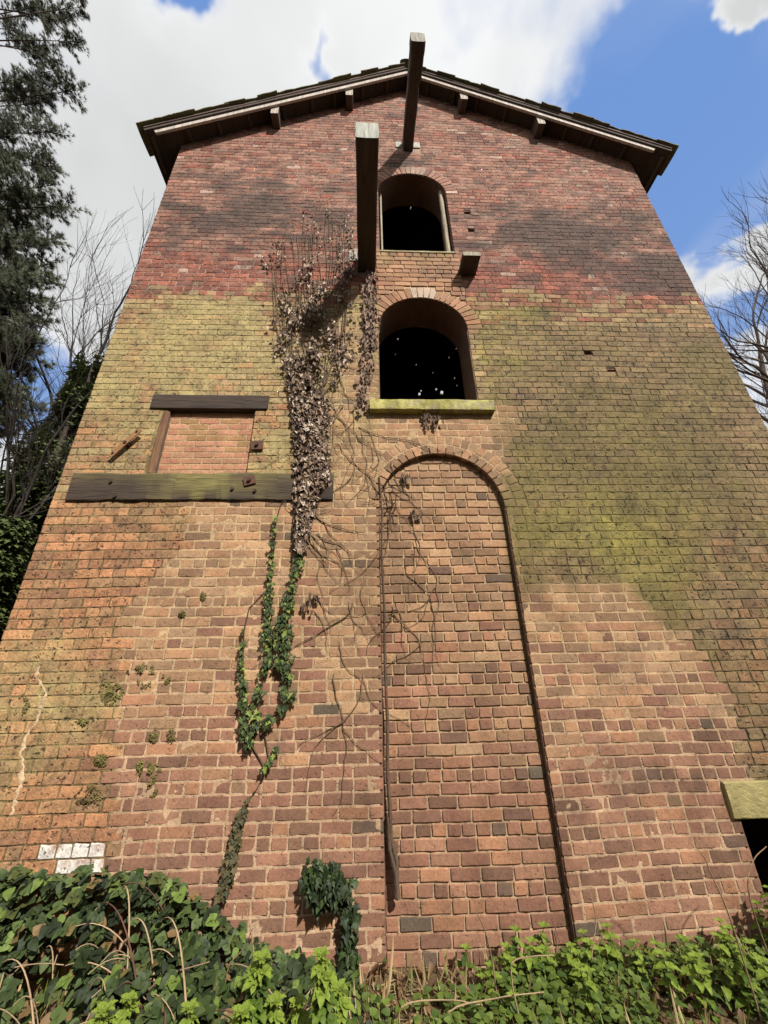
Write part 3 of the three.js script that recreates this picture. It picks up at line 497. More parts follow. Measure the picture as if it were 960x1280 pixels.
// ---- blind arch: recessed brick filling
{
  const g = new THREE.ExtrudeGeometry((() => { const s = new THREE.Shape(); const o = BLIND, cx = (o.x0 + o.x1) / 2; s.moveTo(o.x0 - 0.05, -0.3); s.lineTo(o.x1 + 0.05, -0.3); s.lineTo(o.x1 + 0.05, o.ys); s.absarc(cx, o.ys, o.r + 0.05, 0, Math.PI, false); s.closePath(); return s; })(), { depth: 0.36, bevelEnabled: false, curveSegments: 30 });
  g.translate(0, 0, -0.43 - 0.0005); const Z = -0.0665;
  const p = part(mill, 'blind_arch', dress(g, (x, y) => { const c = mix3(MORTAR_PALE, MORTAR_PINK, ss(0.6, -0.8, y - EYE)); return c.map((v) => v * 0.95); }), M.mortar);
  const r = rng(5), bricks = [], o = BLIND, cx = (o.x0 + o.x1) / 2;
  for (let i = 0; i < 60; i++) {
    const v0 = YB + 0.03 + i * CH, v1 = v0 + CH, vm = (v0 + v1) / 2; if (vm > o.ys + o.r) break; const dy = Math.max(0, v1 - 0.02 - o.ys); if (dy >= o.r) break;
    const hw = vm > o.ys ? Math.sqrt(o.r * o.r - dy * dy) : o.r; if (hw < 0.1) break; const header = i % 4 === 1, L = header ? 0.1125 : 0.225;
    const off = (i % 2 ? 0.0 : 0.1125) + (h2(i, 19, 1) - 0.5) * 0.05; const cuts = [cx - hw]; for (let x = Math.ceil((cx - hw - off) / L) * L + off; x < cx + hw; x += L) { const q = x + (r() - 0.5) * 0.012; if (q - cuts[cuts.length - 1] > 0.06 && cx + hw - q > 0.05) { if (!header && r() < 0.1 && q - cuts[cuts.length - 1] > 0.2) cuts.push(q - 0.11); cuts.push(q); } } cuts.push(cx + hw);
    for (let n = 0; n < cuts.length - 1; n++) bricks.push({ u0: cuts[n] + (n ? 0.0065 : 0.002), u1: cuts[n + 1] - (n < cuts.length - 2 ? 0.0065 : 0.002), v0: v0 + 0.0065, v1: v1 - 0.006, kind: 'infill', seed: 20000 + bricks.length });
  }
  // single bricks for the largest; what is past the limit is joined
  const rest = new Batch(); bricks.forEach((b, i) => { if (i < 300) brickMesh(p, b, Z + 0.006); else placeBrick(b, Z + 0.006)(rest); }); if (rest.n) sub(p, 'brickwork', rest.geo(), M.brick, 'stuff');
  voussoirs(p, BLIND, 0.63, 0.738, 24, 31, 0.0, 'repair', 0.06); voussoirs(p, BLIND, 0.75, 0.858, 28, 32, 0.0, 'repair');
}
// ---- loading doors: arch rings, brick reveals, sill, frames
{
  const mid = part(mill, 'door_opening', dress(box(MIDDOOR.x0 - 0.03, MIDDOOR.x0 + 0.003, MIDDOOR.y0, MIDDOOR.ys, -0.44, -0.03), [1, 1, 1]), M.wallCore);
  voussoirs(mid, MIDDOOR, 0.562, 0.755, 25, 41, 0.003, 'panel', 0.12, (i, b, r) => (i > 10 && i < 15 ? mix3(b, rgb(200, 182, 160), 0.75) : b));
  const top = part(mill, 'door_opening', dress(box(TOPDOOR.x0 - 0.03, TOPDOOR.x0 + 0.003, TOPDOOR.y0, TOPDOOR.ys, -0.44, -0.03), [1, 1, 1]), M.wallCore);
  voussoirs(top, TOPDOOR, 0.532, 0.72, 24, 43, 0.003, 'upper', 0.12, (i, b, r) => (i > 10 && i < 15 ? mix3(b, rgb(176, 160, 140), 0.5) : b));
  const rr = rng(44);                                         // reveal brickwork on the jambs
  for (const [o, p] of [[MIDDOOR, mid], [TOPDOOR, top]]) for (let y = o.y0 + 0.01, i = 0; y < o.ys - 0.04; y += CH, i++) for (const [x, s] of [[o.x1, -1], [o.x0, 1]]) {
    const zs = i % 2 ? [-0.445, -0.225, -0.006] : [-0.445, -0.335, -0.115, -0.006];
    for (let k = 0; k < zs.length - 1; k++) { const B = new Batch(), base = brickBase(x + 0.2, y - EYE, o === MIDDOOR ? 'old' : 'upper', rr), al = 0.5 + 0.4 * rr(); const f = s < 0 ? (u, v, d) => [x + 0.004 - d, v, -u, u, v] : (u, v, d) => [x - 0.004 + d, v, u, u, v]; const [a, b] = s < 0 ? [-zs[k + 1], -zs[k]] : [zs[k], zs[k + 1]];
      brick(B, a + 0.005, b - 0.005, y + 0.005, y + CH - 0.005, f, (u, v) => (o === MIDDOOR ? mix3(base, algaeColour(1.5, v - EYE), al) : base), rr, { nx: 3 }); sub(p, 'reveal_brick', B.geo(), M.brick); }
  }
  const lich = (P) => { const n = fbm(P.x * 7, P.y * 9 + P.z * 5, 81, 4), s = fbm(P.x * 30, P.y * 30, 82, 3); let c = mix3(rgb(154, 146, 76), rgb(188, 180, 108), ss(0.3, 0.7, n)); if (s > 0.56) c = mix3(c, rgb(116, 106, 64), ss(0.56, 0.66, s) * 0.8); return mix3(c, rgb(158, 148, 118), ss(0.56, 0.68, fbm(P.x * 11 + 3, P.y * 14, 84, 3)) * 0.8); };
  const sl = member([0.035, R_(2.845), -0.105], [1.415, R_(2.845), -0.105], 0.37, 0.14, { n: 60, rough: 0.009, round: 0.012, seed: 12, col: (P) => lich(P), us: 2 }); part(mill, 'sill', sl, M.stone).userData.label = 'yellow lichen covered stone sill';
  part(mill, 'sill', member([0.19, TOPDOOR.y0 - 0.022, -0.18], [1.25, TOPDOOR.y0 - 0.022, -0.18], 0.4, 0.045, { n: 14, rough: 0.006, seed: 14, col: (P) => mix3(rgb(150, 140, 96), rgb(176, 160, 130), fbm(P.x * 8, 1, 83, 3)), us: 2 }), M.stone);
  const fr = part(mill, 'door_frame', member([1.2, TOPDOOR.y0, -0.11], [1.2, TOPDOOR.ys + 0.22, -0.11], 0.07, 0.09, { n: 14, rough: 0.006, round: 0.03, seed: 15, side: [1, 0, 0], col: () => rgb(168, 154, 130) }), M.timber); fr.userData.label = 'pale weathered door post';
  part(mill, 'door_frame', member([0.23, TOPDOOR.y0, -0.11], [0.23, TOPDOOR.ys + 0.1, -0.11], 0.03, 0.06, { n: 10, rough: 0.004, round: 0.012, seed: 16, side: [1, 0, 0], col: () => rgb(172, 160, 138) }), M.timber);
}
// ---- bricked-up window with timber lintel and long timber below
{
  const w = WINDOW, Z = -0.055, p = part(mill, 'blocked_window', dress(box(w.x0 - 0.02, w.x1 + 0.02, w.y0 - 0.05, w.y1 + 0.05, -0.4, Z - 0.003), MORTAR_PALE.map((v) => v * 0.95)), M.mortar);
  const r = rng(61); let n = 0;
  for (let i = 0; i < 11; i++) { const v0 = w.y0 + 0.005 + i * 0.0735, v1 = v0 + 0.0735; if (v1 > w.y1 + 0.01) break; const head = i === 0; const L = head ? 0.1125 : 0.21; const cuts = [w.x0]; for (let x = w.x0 + (i % 2 ? 0.11 : L); x < w.x1 - 0.04; x += L) cuts.push(x + (r() - 0.5) * 0.015); cuts.push(w.x1);
    for (let k = 0; k < cuts.length - 1; k++) { const b = { u0: cuts[k] + 0.006, u1: cuts[k + 1] - 0.006, v0: v0 + 0.006, v1: v1 - 0.005, kind: 'infill', seed: 30000 + n++ }; const q = rng(b.seed); const B = new Batch(), base = mix3([[186, 134, 102], [174, 120, 92], [192, 140, 108], [166, 122, 92]].map((c) => rgb(...c))[Math.floor(q() * 4)], rgb(150, 120, 70), q() < 0.12 ? 0.6 : 0); brick(B, b.u0, b.u1, b.v0, b.v1, frontFrame(Z), () => base.map((v) => v * GAIN), q, {}); sub(p, 'brick', B.geo(), M.brick); } }
  const dark = (P, t, k) => mix3(rgb(48, 36, 28), rgb(74, 58, 44), fbm(P.x * 3, P.y * 30, 91, 4));
  part(mill, 'timber_lintel', member([-2.335, R_(2.905), -0.1], [-1.085, R_(2.905), -0.1], 0.24, 0.19, { n: 22, seed: 21, col: dark, rough: 0.006 }), M.timber).userData.label = 'dark timber lintel over the bricked-up window';
  const green = (P) => { const g = Math.exp(-(((P.x + 1.55) / 0.5) ** 2)) * ss(0.44, 0.60, fbm(P.x * 5, P.y * 26, 92, 5) + 0.08) + 0.5 * ss(R_(1.97), R_(2.0), P.y); return mix3(dark(P), rgb(128, 118, 66), clamp(g) * 0.8); };
  const tb = part(mill, 'timber_beam', member([-2.885, R_(1.855), -0.1], [-0.335, R_(1.855), -0.1], 0.25, 0.305, { n: 96, seed: 22, col: green, rough: 0.013, round: 0.018 }), M.timber); tb.userData.label = 'long mossy timber set in the wall below the blocked window';
  const bolt = (p, x, y, z, s = 0.016) => { const g = new THREE.CylinderGeometry(s, s * 1.1, 0.03, 8); g.rotateX(Math.PI / 2); g.translate(x, y, z); return sub(p, 'bolt', dress(g, [1, 1, 1], 4), M.bolt); };
  for (const [x, y] of [[-1.1, R_(1.8)], [-1.32, R_(1.82)], [-2.5, R_(1.9)], [-2.42, R_(1.74)]]) bolt(tb, x, y, 0.03);
  part(mill, 'timber_jamb', member([-2.185, R_(2.02), -0.035], [-2.175, R_(2.79), -0.035], 0.085, 0.07, { n: 12, seed: 23, rough: 0.008, round: 0.03, side: [1, 0, 0], col: (P) => mix3(rgb(104, 66, 46), rgb(130, 98, 60), fbm(P.x * 5, P.y * 6, 93, 3)) }), M.timber).userData.label = 'rust-brown post beside the bricked-up window';
  const a = at(141, 573), b = at(179, 541), st = part(mill, 'iron_strap', member([a.x, a.y, 0.045], [b.x, b.y, 0.06], 0.055, 0.014, { n: 6, round: 0.004, rough: 0.002, col: () => rgb(150, 108, 70), side: [-(b.y - a.y) / 0.4, (b.x - a.x) / 0.4, 0] }), std({ vertexColors: true, map: stoneMap, roughness: 0.8 }));
  st.userData.label = 'rusty iron strap fixed aslant'; bolt(st, mix(a.x, b.x, 0.5), mix(a.y, b.y, 0.5), 0.055); bolt(st, mix(a.x, b.x, 0.9), mix(a.y, b.y, 0.9), 0.062, 0.01); bolt(st, mix(a.x, b.x, 0.1), mix(a.y, b.y, 0.1), 0.05, 0.01);
  sub(st, 'bracket', dress(box(mix(a.x, b.x, 0.5) - 0.02, mix(a.x, b.x, 0.5) + 0.03, mix(a.y, b.y, 0.5) - 0.02, mix(a.y, b.y, 0.5) + 0.02, -0.02, 0.045), [1, 1, 1], 4), M.bolt);
  for (const [px, py, s, rot] of [[322, 558, 0.062, 0.05], [313, 603, 0.055, 0.3]]) { const c = at(px, py), g = new THREE.BoxGeometry(s * 2, s * 1.7, 0.016); g.rotateZ(rot); g.translate(c.x, c.y, py > 590 ? 0.036 : 0.022); const q = part(mill, 'pattress_plate', dress(g, [1, 1, 1], 4), M.iron); bolt(q, c.x, c.y, py > 590 ? 0.052 : 0.04, 0.018); }
}
// ---- stone lintel of the low opening on the right, dark inside
{
  const sl = member([2.71, R_(-0.82), -0.1], [3.93, R_(-0.82), -0.1], 0.26, 0.235, { n: 20, seed: 25, rough: 0.008, round: 0.012, col: (P) => mix3(rgb(150, 138, 86), rgb(172, 158, 108), fbm(P.x * 6, P.y * 6, 95, 4)), us: 2 }); part(mill, 'stone_lintel', sl, M.stone).userData.label = 'pale stone lintel over the low opening';
  const r = rng(66); const p = part(mill, 'low_opening', dress(box(HATCH.x0 - 0.04, HATCH.x0 + 0.002, HATCH.y0, HATCH.y1, -0.44, -0.04), [1, 1, 1]), M.wallCore);
  for (let y = HATCH.y0, i = 0; y < HATCH.y1 - 0.05; y += CH, i++) { const zs = i % 2 ? [-0.44, -0.22, -0.006] : [-0.44, -0.33, -0.11, -0.006]; for (let k = 0; k < zs.length - 1; k++) { const B = new Batch(), base = brickBase(2.8, y - EYE, 'repair', r); brick(B, zs[k] + 0.005, zs[k + 1] - 0.005, y + 0.005, y + CH - 0.005, (u, v, d) => [HATCH.x0 + d, v, u, u, v], () => base, r, { nx: 3 }); sub(p, 'reveal_brick', B.geo(), M.brick); } }
}
// ---- old crack pointed up with pale mortar
{
  const B = new Batch(), pts = [[50, 832], [46, 846], [52, 858], [57, 868], [50, 884], [47, 900], [36, 914], [29, 926], [26, 944], [28, 962], [24, 984], [17, 1004], [14, 1024]].map(([x, y]) => at(x, y)); const r = rng(8);
  const L = [], Rr = []; for (let i = 0; i < pts.length - 1; i++) for (let k = 0; k < 4; k++) { const p = pts[i].clone().lerp(pts[i + 1], k / 4), w = 0.010 + 0.022 * r() * r(), c = mix3(rgb(206, 180, 144), rgb(176, 148, 112), r() * r()); const x = p.x + (r() - 0.5) * 0.022; L.push(B.v(x - w, p.y, -0.004, c, x, p.y)); Rr.push([B.v(x, p.y, 0.0035, c, x, p.y), B.v(x + w, p.y, -0.002, c, x + 0.02, p.y)]); }
  for (let i = 0; i < L.length - 1; i++) { B.q(L[i + 1], Rr[i + 1][0], Rr[i][0], L[i]); B.q(Rr[i + 1][0], Rr[i + 1][1], Rr[i][1], Rr[i][0]); }
  const m = part(mill, 'crack_pointing', B.geo(), M.mortar); m.userData.label = 'pale mortar filling a stepped crack';
}
//==================================================================== GROUND
{
  const n = 90, B = new Batch(), f = (t) => Math.sign(t) * (Math.abs(t) * 6 + Math.pow(Math.abs(t), 5) * 394);
  for (let j = 0; j <= n; j++) for (let i = 0; i <= n; i++) { const x = f(i / n * 2 - 1) + 0.5, z = f(j / n * 2 - 1) + 1; const far = clamp((Math.hypot(x, z) - 14) / 80); const y = -0.02 + (fbm(x * 1.3, z * 1.3, 301, 4) - 0.5) * 0.12 + far * 6 * (fbm(x * 0.02, z * 0.02, 303, 3) - 0.5); B.v(x, y, z, [1, 1, 1], x, z); }
  for (let j = 0; j < n; j++) for (let i = 0; i < n; i++) { const a = j * (n + 1) + i; B.q(a, a + n + 1, a + n + 2, a + 1); }
  const m = shade(new THREE.Mesh(B.geo(), M.soil)); m.name = 'ground'; m.userData = { kind: 'structure', label: 'dark woodland soil at the foot of the wall', category: 'ground' }; scene.add(m);
}
//==================================================================== GRASS AND LITTER
{
  const B = new Batch(), r = rng(401);
  for (let i = 0; i < 7600; i++) {
    const x = -3.2 + r() * 7.2, z = 0.03 + r() * 1.5, den = fbm(x * 2, z * 2, 411, 3); if (den < 0.38) continue;
    const dry = r() < (x < 1.0 && x > -0.4 ? 0.85 : 0.5), h = (dry ? 0.08 : 0.05) + r() * r() * 0.14, a = r() * 6.28, lean = dry ? 1.3 : 0.8;
    const col = dry ? mix3(rgb(168, 146, 104), rgb(126, 104, 72), r()) : mix3(rgb(74, 96, 36), rgb(118, 136, 56), r());
    addLeaf(B, SH.blade, V(x, -0.02, z), V(Math.cos(a) * lean, 0.3 + r() * 0.8, Math.sin(a) * lean), V(Math.cos(a), 0.6, Math.sin(a)), h * 1.3, col, 1.3);
  }
  for (let i = 0; i < 1500; i++) { const x = -3.2 + r() * 7, z = 0.02 + r() * 1.4, a = r() * 6.28; addLeaf(B, SH.dead, V(x, 0.0 + r() * 0.03, z), V(Math.cos(a), (r() - 0.5) * 0.5, Math.sin(a)), V((r() - 0.5), 1, (r() - 0.5)), 0.03 + r() * 0.05, mix3(rgb(120, 92, 62), rgb(84, 62, 44), r()), 1.4); }
  for (let i = 0; i < 11000; i++) { const x = i % 2 ? 0.4 + r() * 3.4 : -3.2 + r() * 7.2, z = 0.05 + r() * 1.3; if (fbm(x * 1.7 + 4, z * 2, 415, 3) < (x > 1.1 ? 0.34 : 0.52)) continue; const a = r() * 6.28; addLeaf(B, SH.nettle, V(x, 0.01 + r() * 0.09, z), V(Math.cos(a), 0.2 + r() * 0.4, Math.sin(a)), V((r() - 0.5) * 0.8, 1, 0.3 + r() * 0.5), 0.025 + r() * 0.03, mix3(rgb(58, 76, 28), rgb(98, 114, 44), r()), 1.2); }
  const m = shade(new THREE.Mesh(B.geo(), M.leaf)); m.name = 'undergrowth'; m.userData = { kind: 'stuff', label: 'short grass, dry stalks and fallen leaves at the wall foot', category: 'grass' }; scene.add(m);
}
//==================================================================== CREEPERS ON THE WALL
function walk(r, start, dir, len, z, wob = 0.25, step = 0.06) { const pts = [start.clone()], d = dir.clone().normalize(); let p = start.clone(); for (let l = 0; l < len; l += step) { d.x += (r() - 0.5) * wob * 2; d.y += (r() - 0.5) * wob; d.normalize(); p = p.clone().addScaledVector(d, step); p.z = z(p) + r() * 0.008; if (p.x > 0.1 && p.x < 1.45 && p.y > R_(2.7) && p.y < R_(7.6)) break; pts.push(p); } return pts; }
const wallZ = (p) => { const o = BLIND, c = archCut(o, p.y, 0); return c && p.x > c[0] && p.x < c[1] ? -0.055 : 0.008; };
{
  // dead ivy
  const r = rng(501), L = new Batch(), S = new Batch(), base = at(385, 640);
  const t = thing('dead_ivy', 'mass of withered brown ivy leaves hanging left of the loading doors', 'ivy', V(base.x, base.y, 0));
  const prof = [[228, 400, 34, 0.05], [262, 394, 50, 0.12], [300, 387, 58, 0.26], [332, 388, 57, 0.48], [360, 388, 54, 0.8], [400, 390, 50, 1], [440, 392, 48, 1], [470, 390, 38, 1], [500, 388, 24, 1], [560, 391, 21, 1], [600, 392, 22, 1], [628, 384, 13, 0.9], [660, 379, 9, 0.8], [690, 376, 7, 0.5]];
  const P = (v, q) => { for (let i = 1; i < prof.length; i++) if (v <= prof[i][0]) return mix(prof[i - 1][q], prof[i][q], (v - prof[i - 1][0]) / (prof[i][0] - prof[i - 1][0])); return prof[prof.length - 1][q]; };
  const strands = []; for (let i = 0; i < 22; i++) strands.push([(i + 0.5) / 22 * 2.1 - 1.05 + (r() - 0.5) * 0.1, 228 + Math.abs(i - 13) * 5 + r() * 45]);
  for (const [q, top] of strands) {                            // climbing stems
    const pts = []; for (let v = 690; v >= top; v -= 14) { const f = v > 480 ? 0.55 : 0.9, a = at(P(v, 1) + P(v, 2) * q * f + Math.sin(v * 0.05 + q * 9) * 2, v); a.z = 0.012 + 0.03 * ss(690, 430, v) * r(); pts.push(a); } if (pts.length > 2) { tube(S, pts, 0.008, 0.003, rgb(124, 104, 84), 4); for (let k = 3; k < pts.length; k += 2) tube(S, walk(r, pts[k], V((r() - 0.5) * 2.4, 0.6, 0), 0.12 + r() * 0.22, () => 0.02, 0.5, 0.04), 0.003, 0.0015, rgb(128, 108, 88), 3); }
  }
  let n = 0, guard = 0;
  while (n < 6000 && guard++ < 120000) {
    const v = 228 + r() * 463, w = P(v, 2), dn = P(v, 3); let q = (r() + r() - 1) * 1.15; const hi = ss(380, 310, v);
    if (r() < hi) { const s = strands[Math.floor(r() * 22)]; if (v < s[1]) continue; q = s[0] + (r() - 0.5) * 0.08; }
    if (r() > dn) continue; const px = P(v, 1) + q * w; const clump = fbm(px * 0.07, v * 0.05, 511, 3); if (clump < 0.49 && r() < 0.92 && v < 500) continue;
    const a = at(px, v), den = Math.max(0, 1 - q * q) * dn; a.z = 0.015 + r() * (0.025 + 0.11 * den * ss(300, 380, v));
    const tip = V((r() - 0.5) * 1.6, -0.4 - r() * 0.9, 0.15 + r() * 0.9), face = V((r() - 0.5) * 1.6, (r() - 0.3), 0.4 + r()); const k = r();
    const col = k < 0.45 ? mix3(rgb(106, 86, 66), rgb(136, 114, 92), r()) : k < 0.8 ? mix3(rgb(62, 48, 40), rgb(92, 72, 60), r()) : mix3(rgb(156, 138, 120), rgb(188, 170, 152), r());
    addLeaf(L, SH.dead, a, tip, face, (v < 340 ? 0.018 : 0.02) + r() * 0.03, col, 1.7); n++;
  }
  n = 0; guard = 0; while (n < 380 && guard++ < 9000) { const v = 345 + r() * 170, px = 462 + (r() + r() - 1) * 11 - (v > 430 ? (v - 430) * 0.12 : 0); if (r() > (v < 440 ? 1 : 0.35)) continue; const a = at(px, v); a.z = 0.015 + r() * 0.07; addLeaf(L, SH.dead, a, V((r() - 0.5) * 1.6, -0.6 - r() * 0.7, 0.2 + r() * 0.6), V((r() - 0.5) * 1.4, r() - 0.3, 0.6 + r()), 0.034 + r() * 0.032, mix3(rgb(74, 54, 44), rgb(146, 122, 104), r()), 1.4); n++; }
  for (const [px, v] of [[530, 522], [545, 526], [537, 532], [520, 640], [509, 595], [394, 745], [385, 760]]) for (let k = 0; k < 8; k++) { const a = at(px + (r() - 0.5) * 14, v + (r() - 0.5) * 8); a.z = wallZ(a) + 0.01 + r() * 0.03; addLeaf(L, SH.dead, a, V(r() - 0.5, -0.8, 0.5), V(r() - 0.5, 0.3, 1), 0.035 + r() * 0.03, rgb(84, 66, 52)); }
  part(t, 'stem', S.geo(), M.bark); part(t, 'foliage', L.geo(), M.dry, 'stuff');
}
{
  // bare creeper stems spreading right over the arch
  const r = rng(521), S = new Batch(), T = new Batch(), b = at(497, 1120);
  const t = thing('bare_creeper', 'thin leafless creeper stems trailing over the blind arch', 'creeper', V(b.x, b.y, 0));
  const trunk = [[474, 596], [476, 640], [477, 700], [479, 760], [481, 830], [483, 900], [484, 960], [486, 1010], [488, 1045], [494, 1075], [496, 1120]].map(([x, y], i) => { const p = at(x + (i % 2) * 1.2, y); p.z = 0.012; return p; }); tube(T, trunk.reverse(), 0.021, 0.008, rgb(96, 76, 58), 6);
  const t2 = [[497, 1122], [494, 1090], [487, 1062], [484, 1020]].map(([x, y]) => { const p = at(x, y); p.z = 0.02; return p; }); tube(T, t2, 0.024, 0.012, rgb(92, 74, 58), 6);
  part(t, 'trunk', T.geo(), M.bark);
  const st = []; for (let i = 0; i < 20; i++) st.push([402 + r() * 66, 430 + r() * 160, 0.25 + r() * 0.7, 0.5 + r() * 1.1]);
  for (let i = 0; i < 9; i++) st.push([484 + r() * 40, 575 + r() * 200, (r() - 0.5) * 0.5, 0.4 + r() * 0.9]);
  for (let i = 0; i < 11; i++) st.push([385 + r() * 20, 640 + r() * 150, 0.5 + r() * 0.5, 0.2 + r() * 0.4]);
  for (let i = 0; i < 9; i++) st.push([400 + r() * 130, 620 + r() * 260, (r() - 0.5) * 0.3, 0.3 + r() * 0.7]);
  for (const [px, v, dx, len] of st) { const p = at(px, v), pts = walk(r, p, V(dx, -1, 0), len, wallZ, 0.42, 0.045); if (pts.length < 4) continue; tube(S, pts, 0.004 + r() * 0.002, 0.0015, mix3(rgb(104, 84, 62), rgb(142, 118, 90), r()), 4); if (r() < 0.6) { const q = pts[Math.floor(pts.length * 0.4)]; tube(S, walk(r, q, V(dx + (r() - 0.5) * 2, -0.8, 0), len * 0.45, wallZ, 0.5, 0.04), 0.004, 0.0015, rgb(124, 102, 78), 4); } }
  for (let i = 0; i < 14; i++) { const p = at(478 + r() * 18, 575 + r() * 60); tube(S, walk(r, p, V((r() - 0.4) * 2, -0.5 - r(), 0), 0.3, wallZ, 0.5, 0.04), 0.005, 0.002, rgb(100, 80, 62), 4); }
  part(t, 'stem', S.geo(), M.bark, 'stuff');
}
{
  // living ivy strands
  const r = rng(541), L = new Batch(), S = new Batch(), b = at(284, 1112);
  const t = thing('climbing_ivy', 'slender strands of green ivy climbing the brickwork below the long timber', 'ivy', V(b.x, b.y, 0));
  const lines = [[[346, 646, 3], [342, 700, 4], [338, 740, 5], [337, 780, 6], [334, 830, 7], [326, 868, 8], [322, 900, 6], [315, 918, 4]], [[378, 690, 7], [372, 716, 8], [362, 745, 7], [360, 790, 10], [356, 820, 12], [362, 850, 10], [360, 880, 9], [340, 896, 9], [330, 910, 4]], [[306, 785, 2.5], [304, 830, 3.5], [306, 868, 5], [308, 895, 8], [310, 916, 8], [314, 932, 4]], [[352, 770, 4], [348, 800, 4], [350, 840, 4]], [[347, 932, 3], [340, 948, 4], [332, 962, 3]], [[318, 990, 3], [306, 1010, 6], [300, 1030, 7], [293, 1060, 8], [288, 1090, 8], [280, 1116, 7]]];
  for (const l of lines) {
    const pts = l.map(([x, y]) => { const p = at(x, y); p.z = 0.014; return p; }); tube(S, pts, 0.005, 0.007, rgb(88, 72, 52), 4);
    for (let i = 1; i < l.length; i++) { const n = Math.ceil((l[i][1] - l[i - 1][1]) * (l[i][2] + l[i - 1][2]) * 0.12) + 2; for (let k = 0; k < n; k++) { const q = r(), w = mix(l[i - 1][2], l[i][2], q), a = at(mix(l[i - 1][0], l[i][0], q) + (r() + r() - 1) * 1.1 * w, mix(l[i - 1][1], l[i][1], q)); if (fbm(a.x * 22, a.y * 16, 545, 2) < 0.36) continue; a.z = 0.02 + r() * 0.05; const low = mix(l[i - 1][1], l[i][1], q) > 975; const col = low ? mix3(rgb(48, 52, 28), rgb(96, 84, 54), r()) : r() < 0.25 ? mix3(rgb(96, 112, 48), rgb(130, 142, 66), r()) : mix3(rgb(36, 50, 22), rgb(66, 80, 34), r()); addLeaf(L, SH.ivy, a, V((r() - 0.5) * 1.2, -0.5 - r() * 0.7, 0.25 + r() * 0.3), V((r() - 0.5) * 0.9, 0.35 + r() * 0.4, 1), 0.024 + r() * 0.026, col); } }
  }
  for (const l of [[[330, 910], [336, 945], [330, 970], [318, 992]], [[314, 930], [326, 950], [332, 962]], [[280, 1114], [276, 1140], [272, 1175]], [[346, 648], [352, 630], [368, 612]], [[378, 692], [380, 660], [384, 630]], [[306, 787], [312, 760], [330, 742]]]) tube(S, l.map(([x, y]) => { const p = at(x, y); p.z = 0.012; return p; }), 0.006, 0.005, rgb(88, 72, 52), 4);
  part(t, 'stem', S.geo(), M.bark); part(t, 'foliage', L.geo(), M.leaf, 'stuff');
}
{
  // ivy clump on the wall near the ground
  const r = rng(561), b = at(440, 1200), t = thing('ivy_clump', 'dark glossy ivy clump hanging on the wall above the undergrowth', 'ivy', V(b.x, 0, 0.05)), S = new Batch();
  const st = [[438, 1210], [438, 1180], [430, 1150], [415, 1110], [405, 1085]].map(([x, y]) => { const p = at(x, y); p.z = 0.025; return p; }); tube(S, st, 0.012, 0.006, rgb(76, 60, 46), 6); part(t, 'stem', S.geo(), M.bark);
  const gs = [rgb(30, 42, 18), rgb(40, 54, 24), rgb(52, 66, 30), rgb(36, 48, 22)].map((c, i) => leafGeo(SH.ivy, c, i)); const mat = M.leaf.clone(); mat.roughness = 0.55; mat.transmission = 0.1;
  for (let i = 0; i < 285; i++) { const low = i > 215; let px, py; if (low) { px = 436 + (r() - 0.5) * 26 * (0.6 + r() * 0.4); py = 1122 + r() * 82; } else { const a = r() * 6.28, q = Math.sqrt(r()); const rr = 0.55 + 0.85 * vn(a * 2.4, 4, 563); px = 412 + Math.cos(a) * q * 36 * rr; py = 1104 + Math.sin(a) * q * 33 * rr; } const p = at(px, py), bul = low ? 0.05 : 0.16 * (1 - ((px - 412) / 40) ** 2) * (1 - ((py - 1104) / 40) ** 2); p.z = 0.03 + r() * Math.max(0.03, bul); const k = (CAMZ - p.z) / CAMZ; p.x *= k; p.y = EYE + (p.y - EYE) * k; leafMesh(t, 'leaf', gs[Math.floor(r() * 4)], mat, p, V((r() - 0.5) * 1.2, -0.6 - r() * 0.6, 0.3 + r() * 0.5), V((r() - 0.5) * 1.8, 0.1 + r() * 0.9, 0.7), 0.034 + r() * 0.04); }
}
{
  // little tufts of moss and wall plants growing out of the joints
  const r = rng(581); const spots = [[181, 843, 12], [168, 838, 8], [208, 848, 7], [140, 865, 13], [106, 902, 9], [185, 962, 16], [192, 985, 9], [112, 996, 13], [192, 918, 7], [214, 920, 6], [128, 950, 8], [30, 880, 8], [254, 745, 4], [228, 768, 3]];
  spots.forEach(([px, py, s]) => { const c = at(px, py), B = new Batch(), t = thing('wall_moss', 'small tuft of brownish green moss growing from a brick joint', 'moss', V(c.x, c.y, 0), 'moss tufts on the left brickwork'); const brown = r(), ex = 0.5 + r() * 0.6, ey = 0.6 + r() * 0.7; for (let i = 0; i < s * 22; i++) { const a = r() * 6.28, q = Math.pow(r(), 0.8) * 1.15, p = at(px + Math.cos(a) * q * s * ex, py + Math.sin(a) * q * s * ey); if (fbm(p.x * 28, p.y * 28, 583, 3) < 0.48) continue; p.z = 0.002 + r() * 0.025 * (1 - q * 0.7); addLeaf(B, SH.dead, p, V(Math.cos(a), -Math.sin(a) - 0.5, 0.4), V(r() - 0.5, 0.4, 1), 0.008 + r() * 0.011, mix3(mix3(rgb(88, 86, 44), rgb(124, 118, 60), r()), rgb(104, 80, 56), brown * 0.7), 1.3); } part(t, 'foliage', B.geo(), M.dry, 'stuff'); });
}
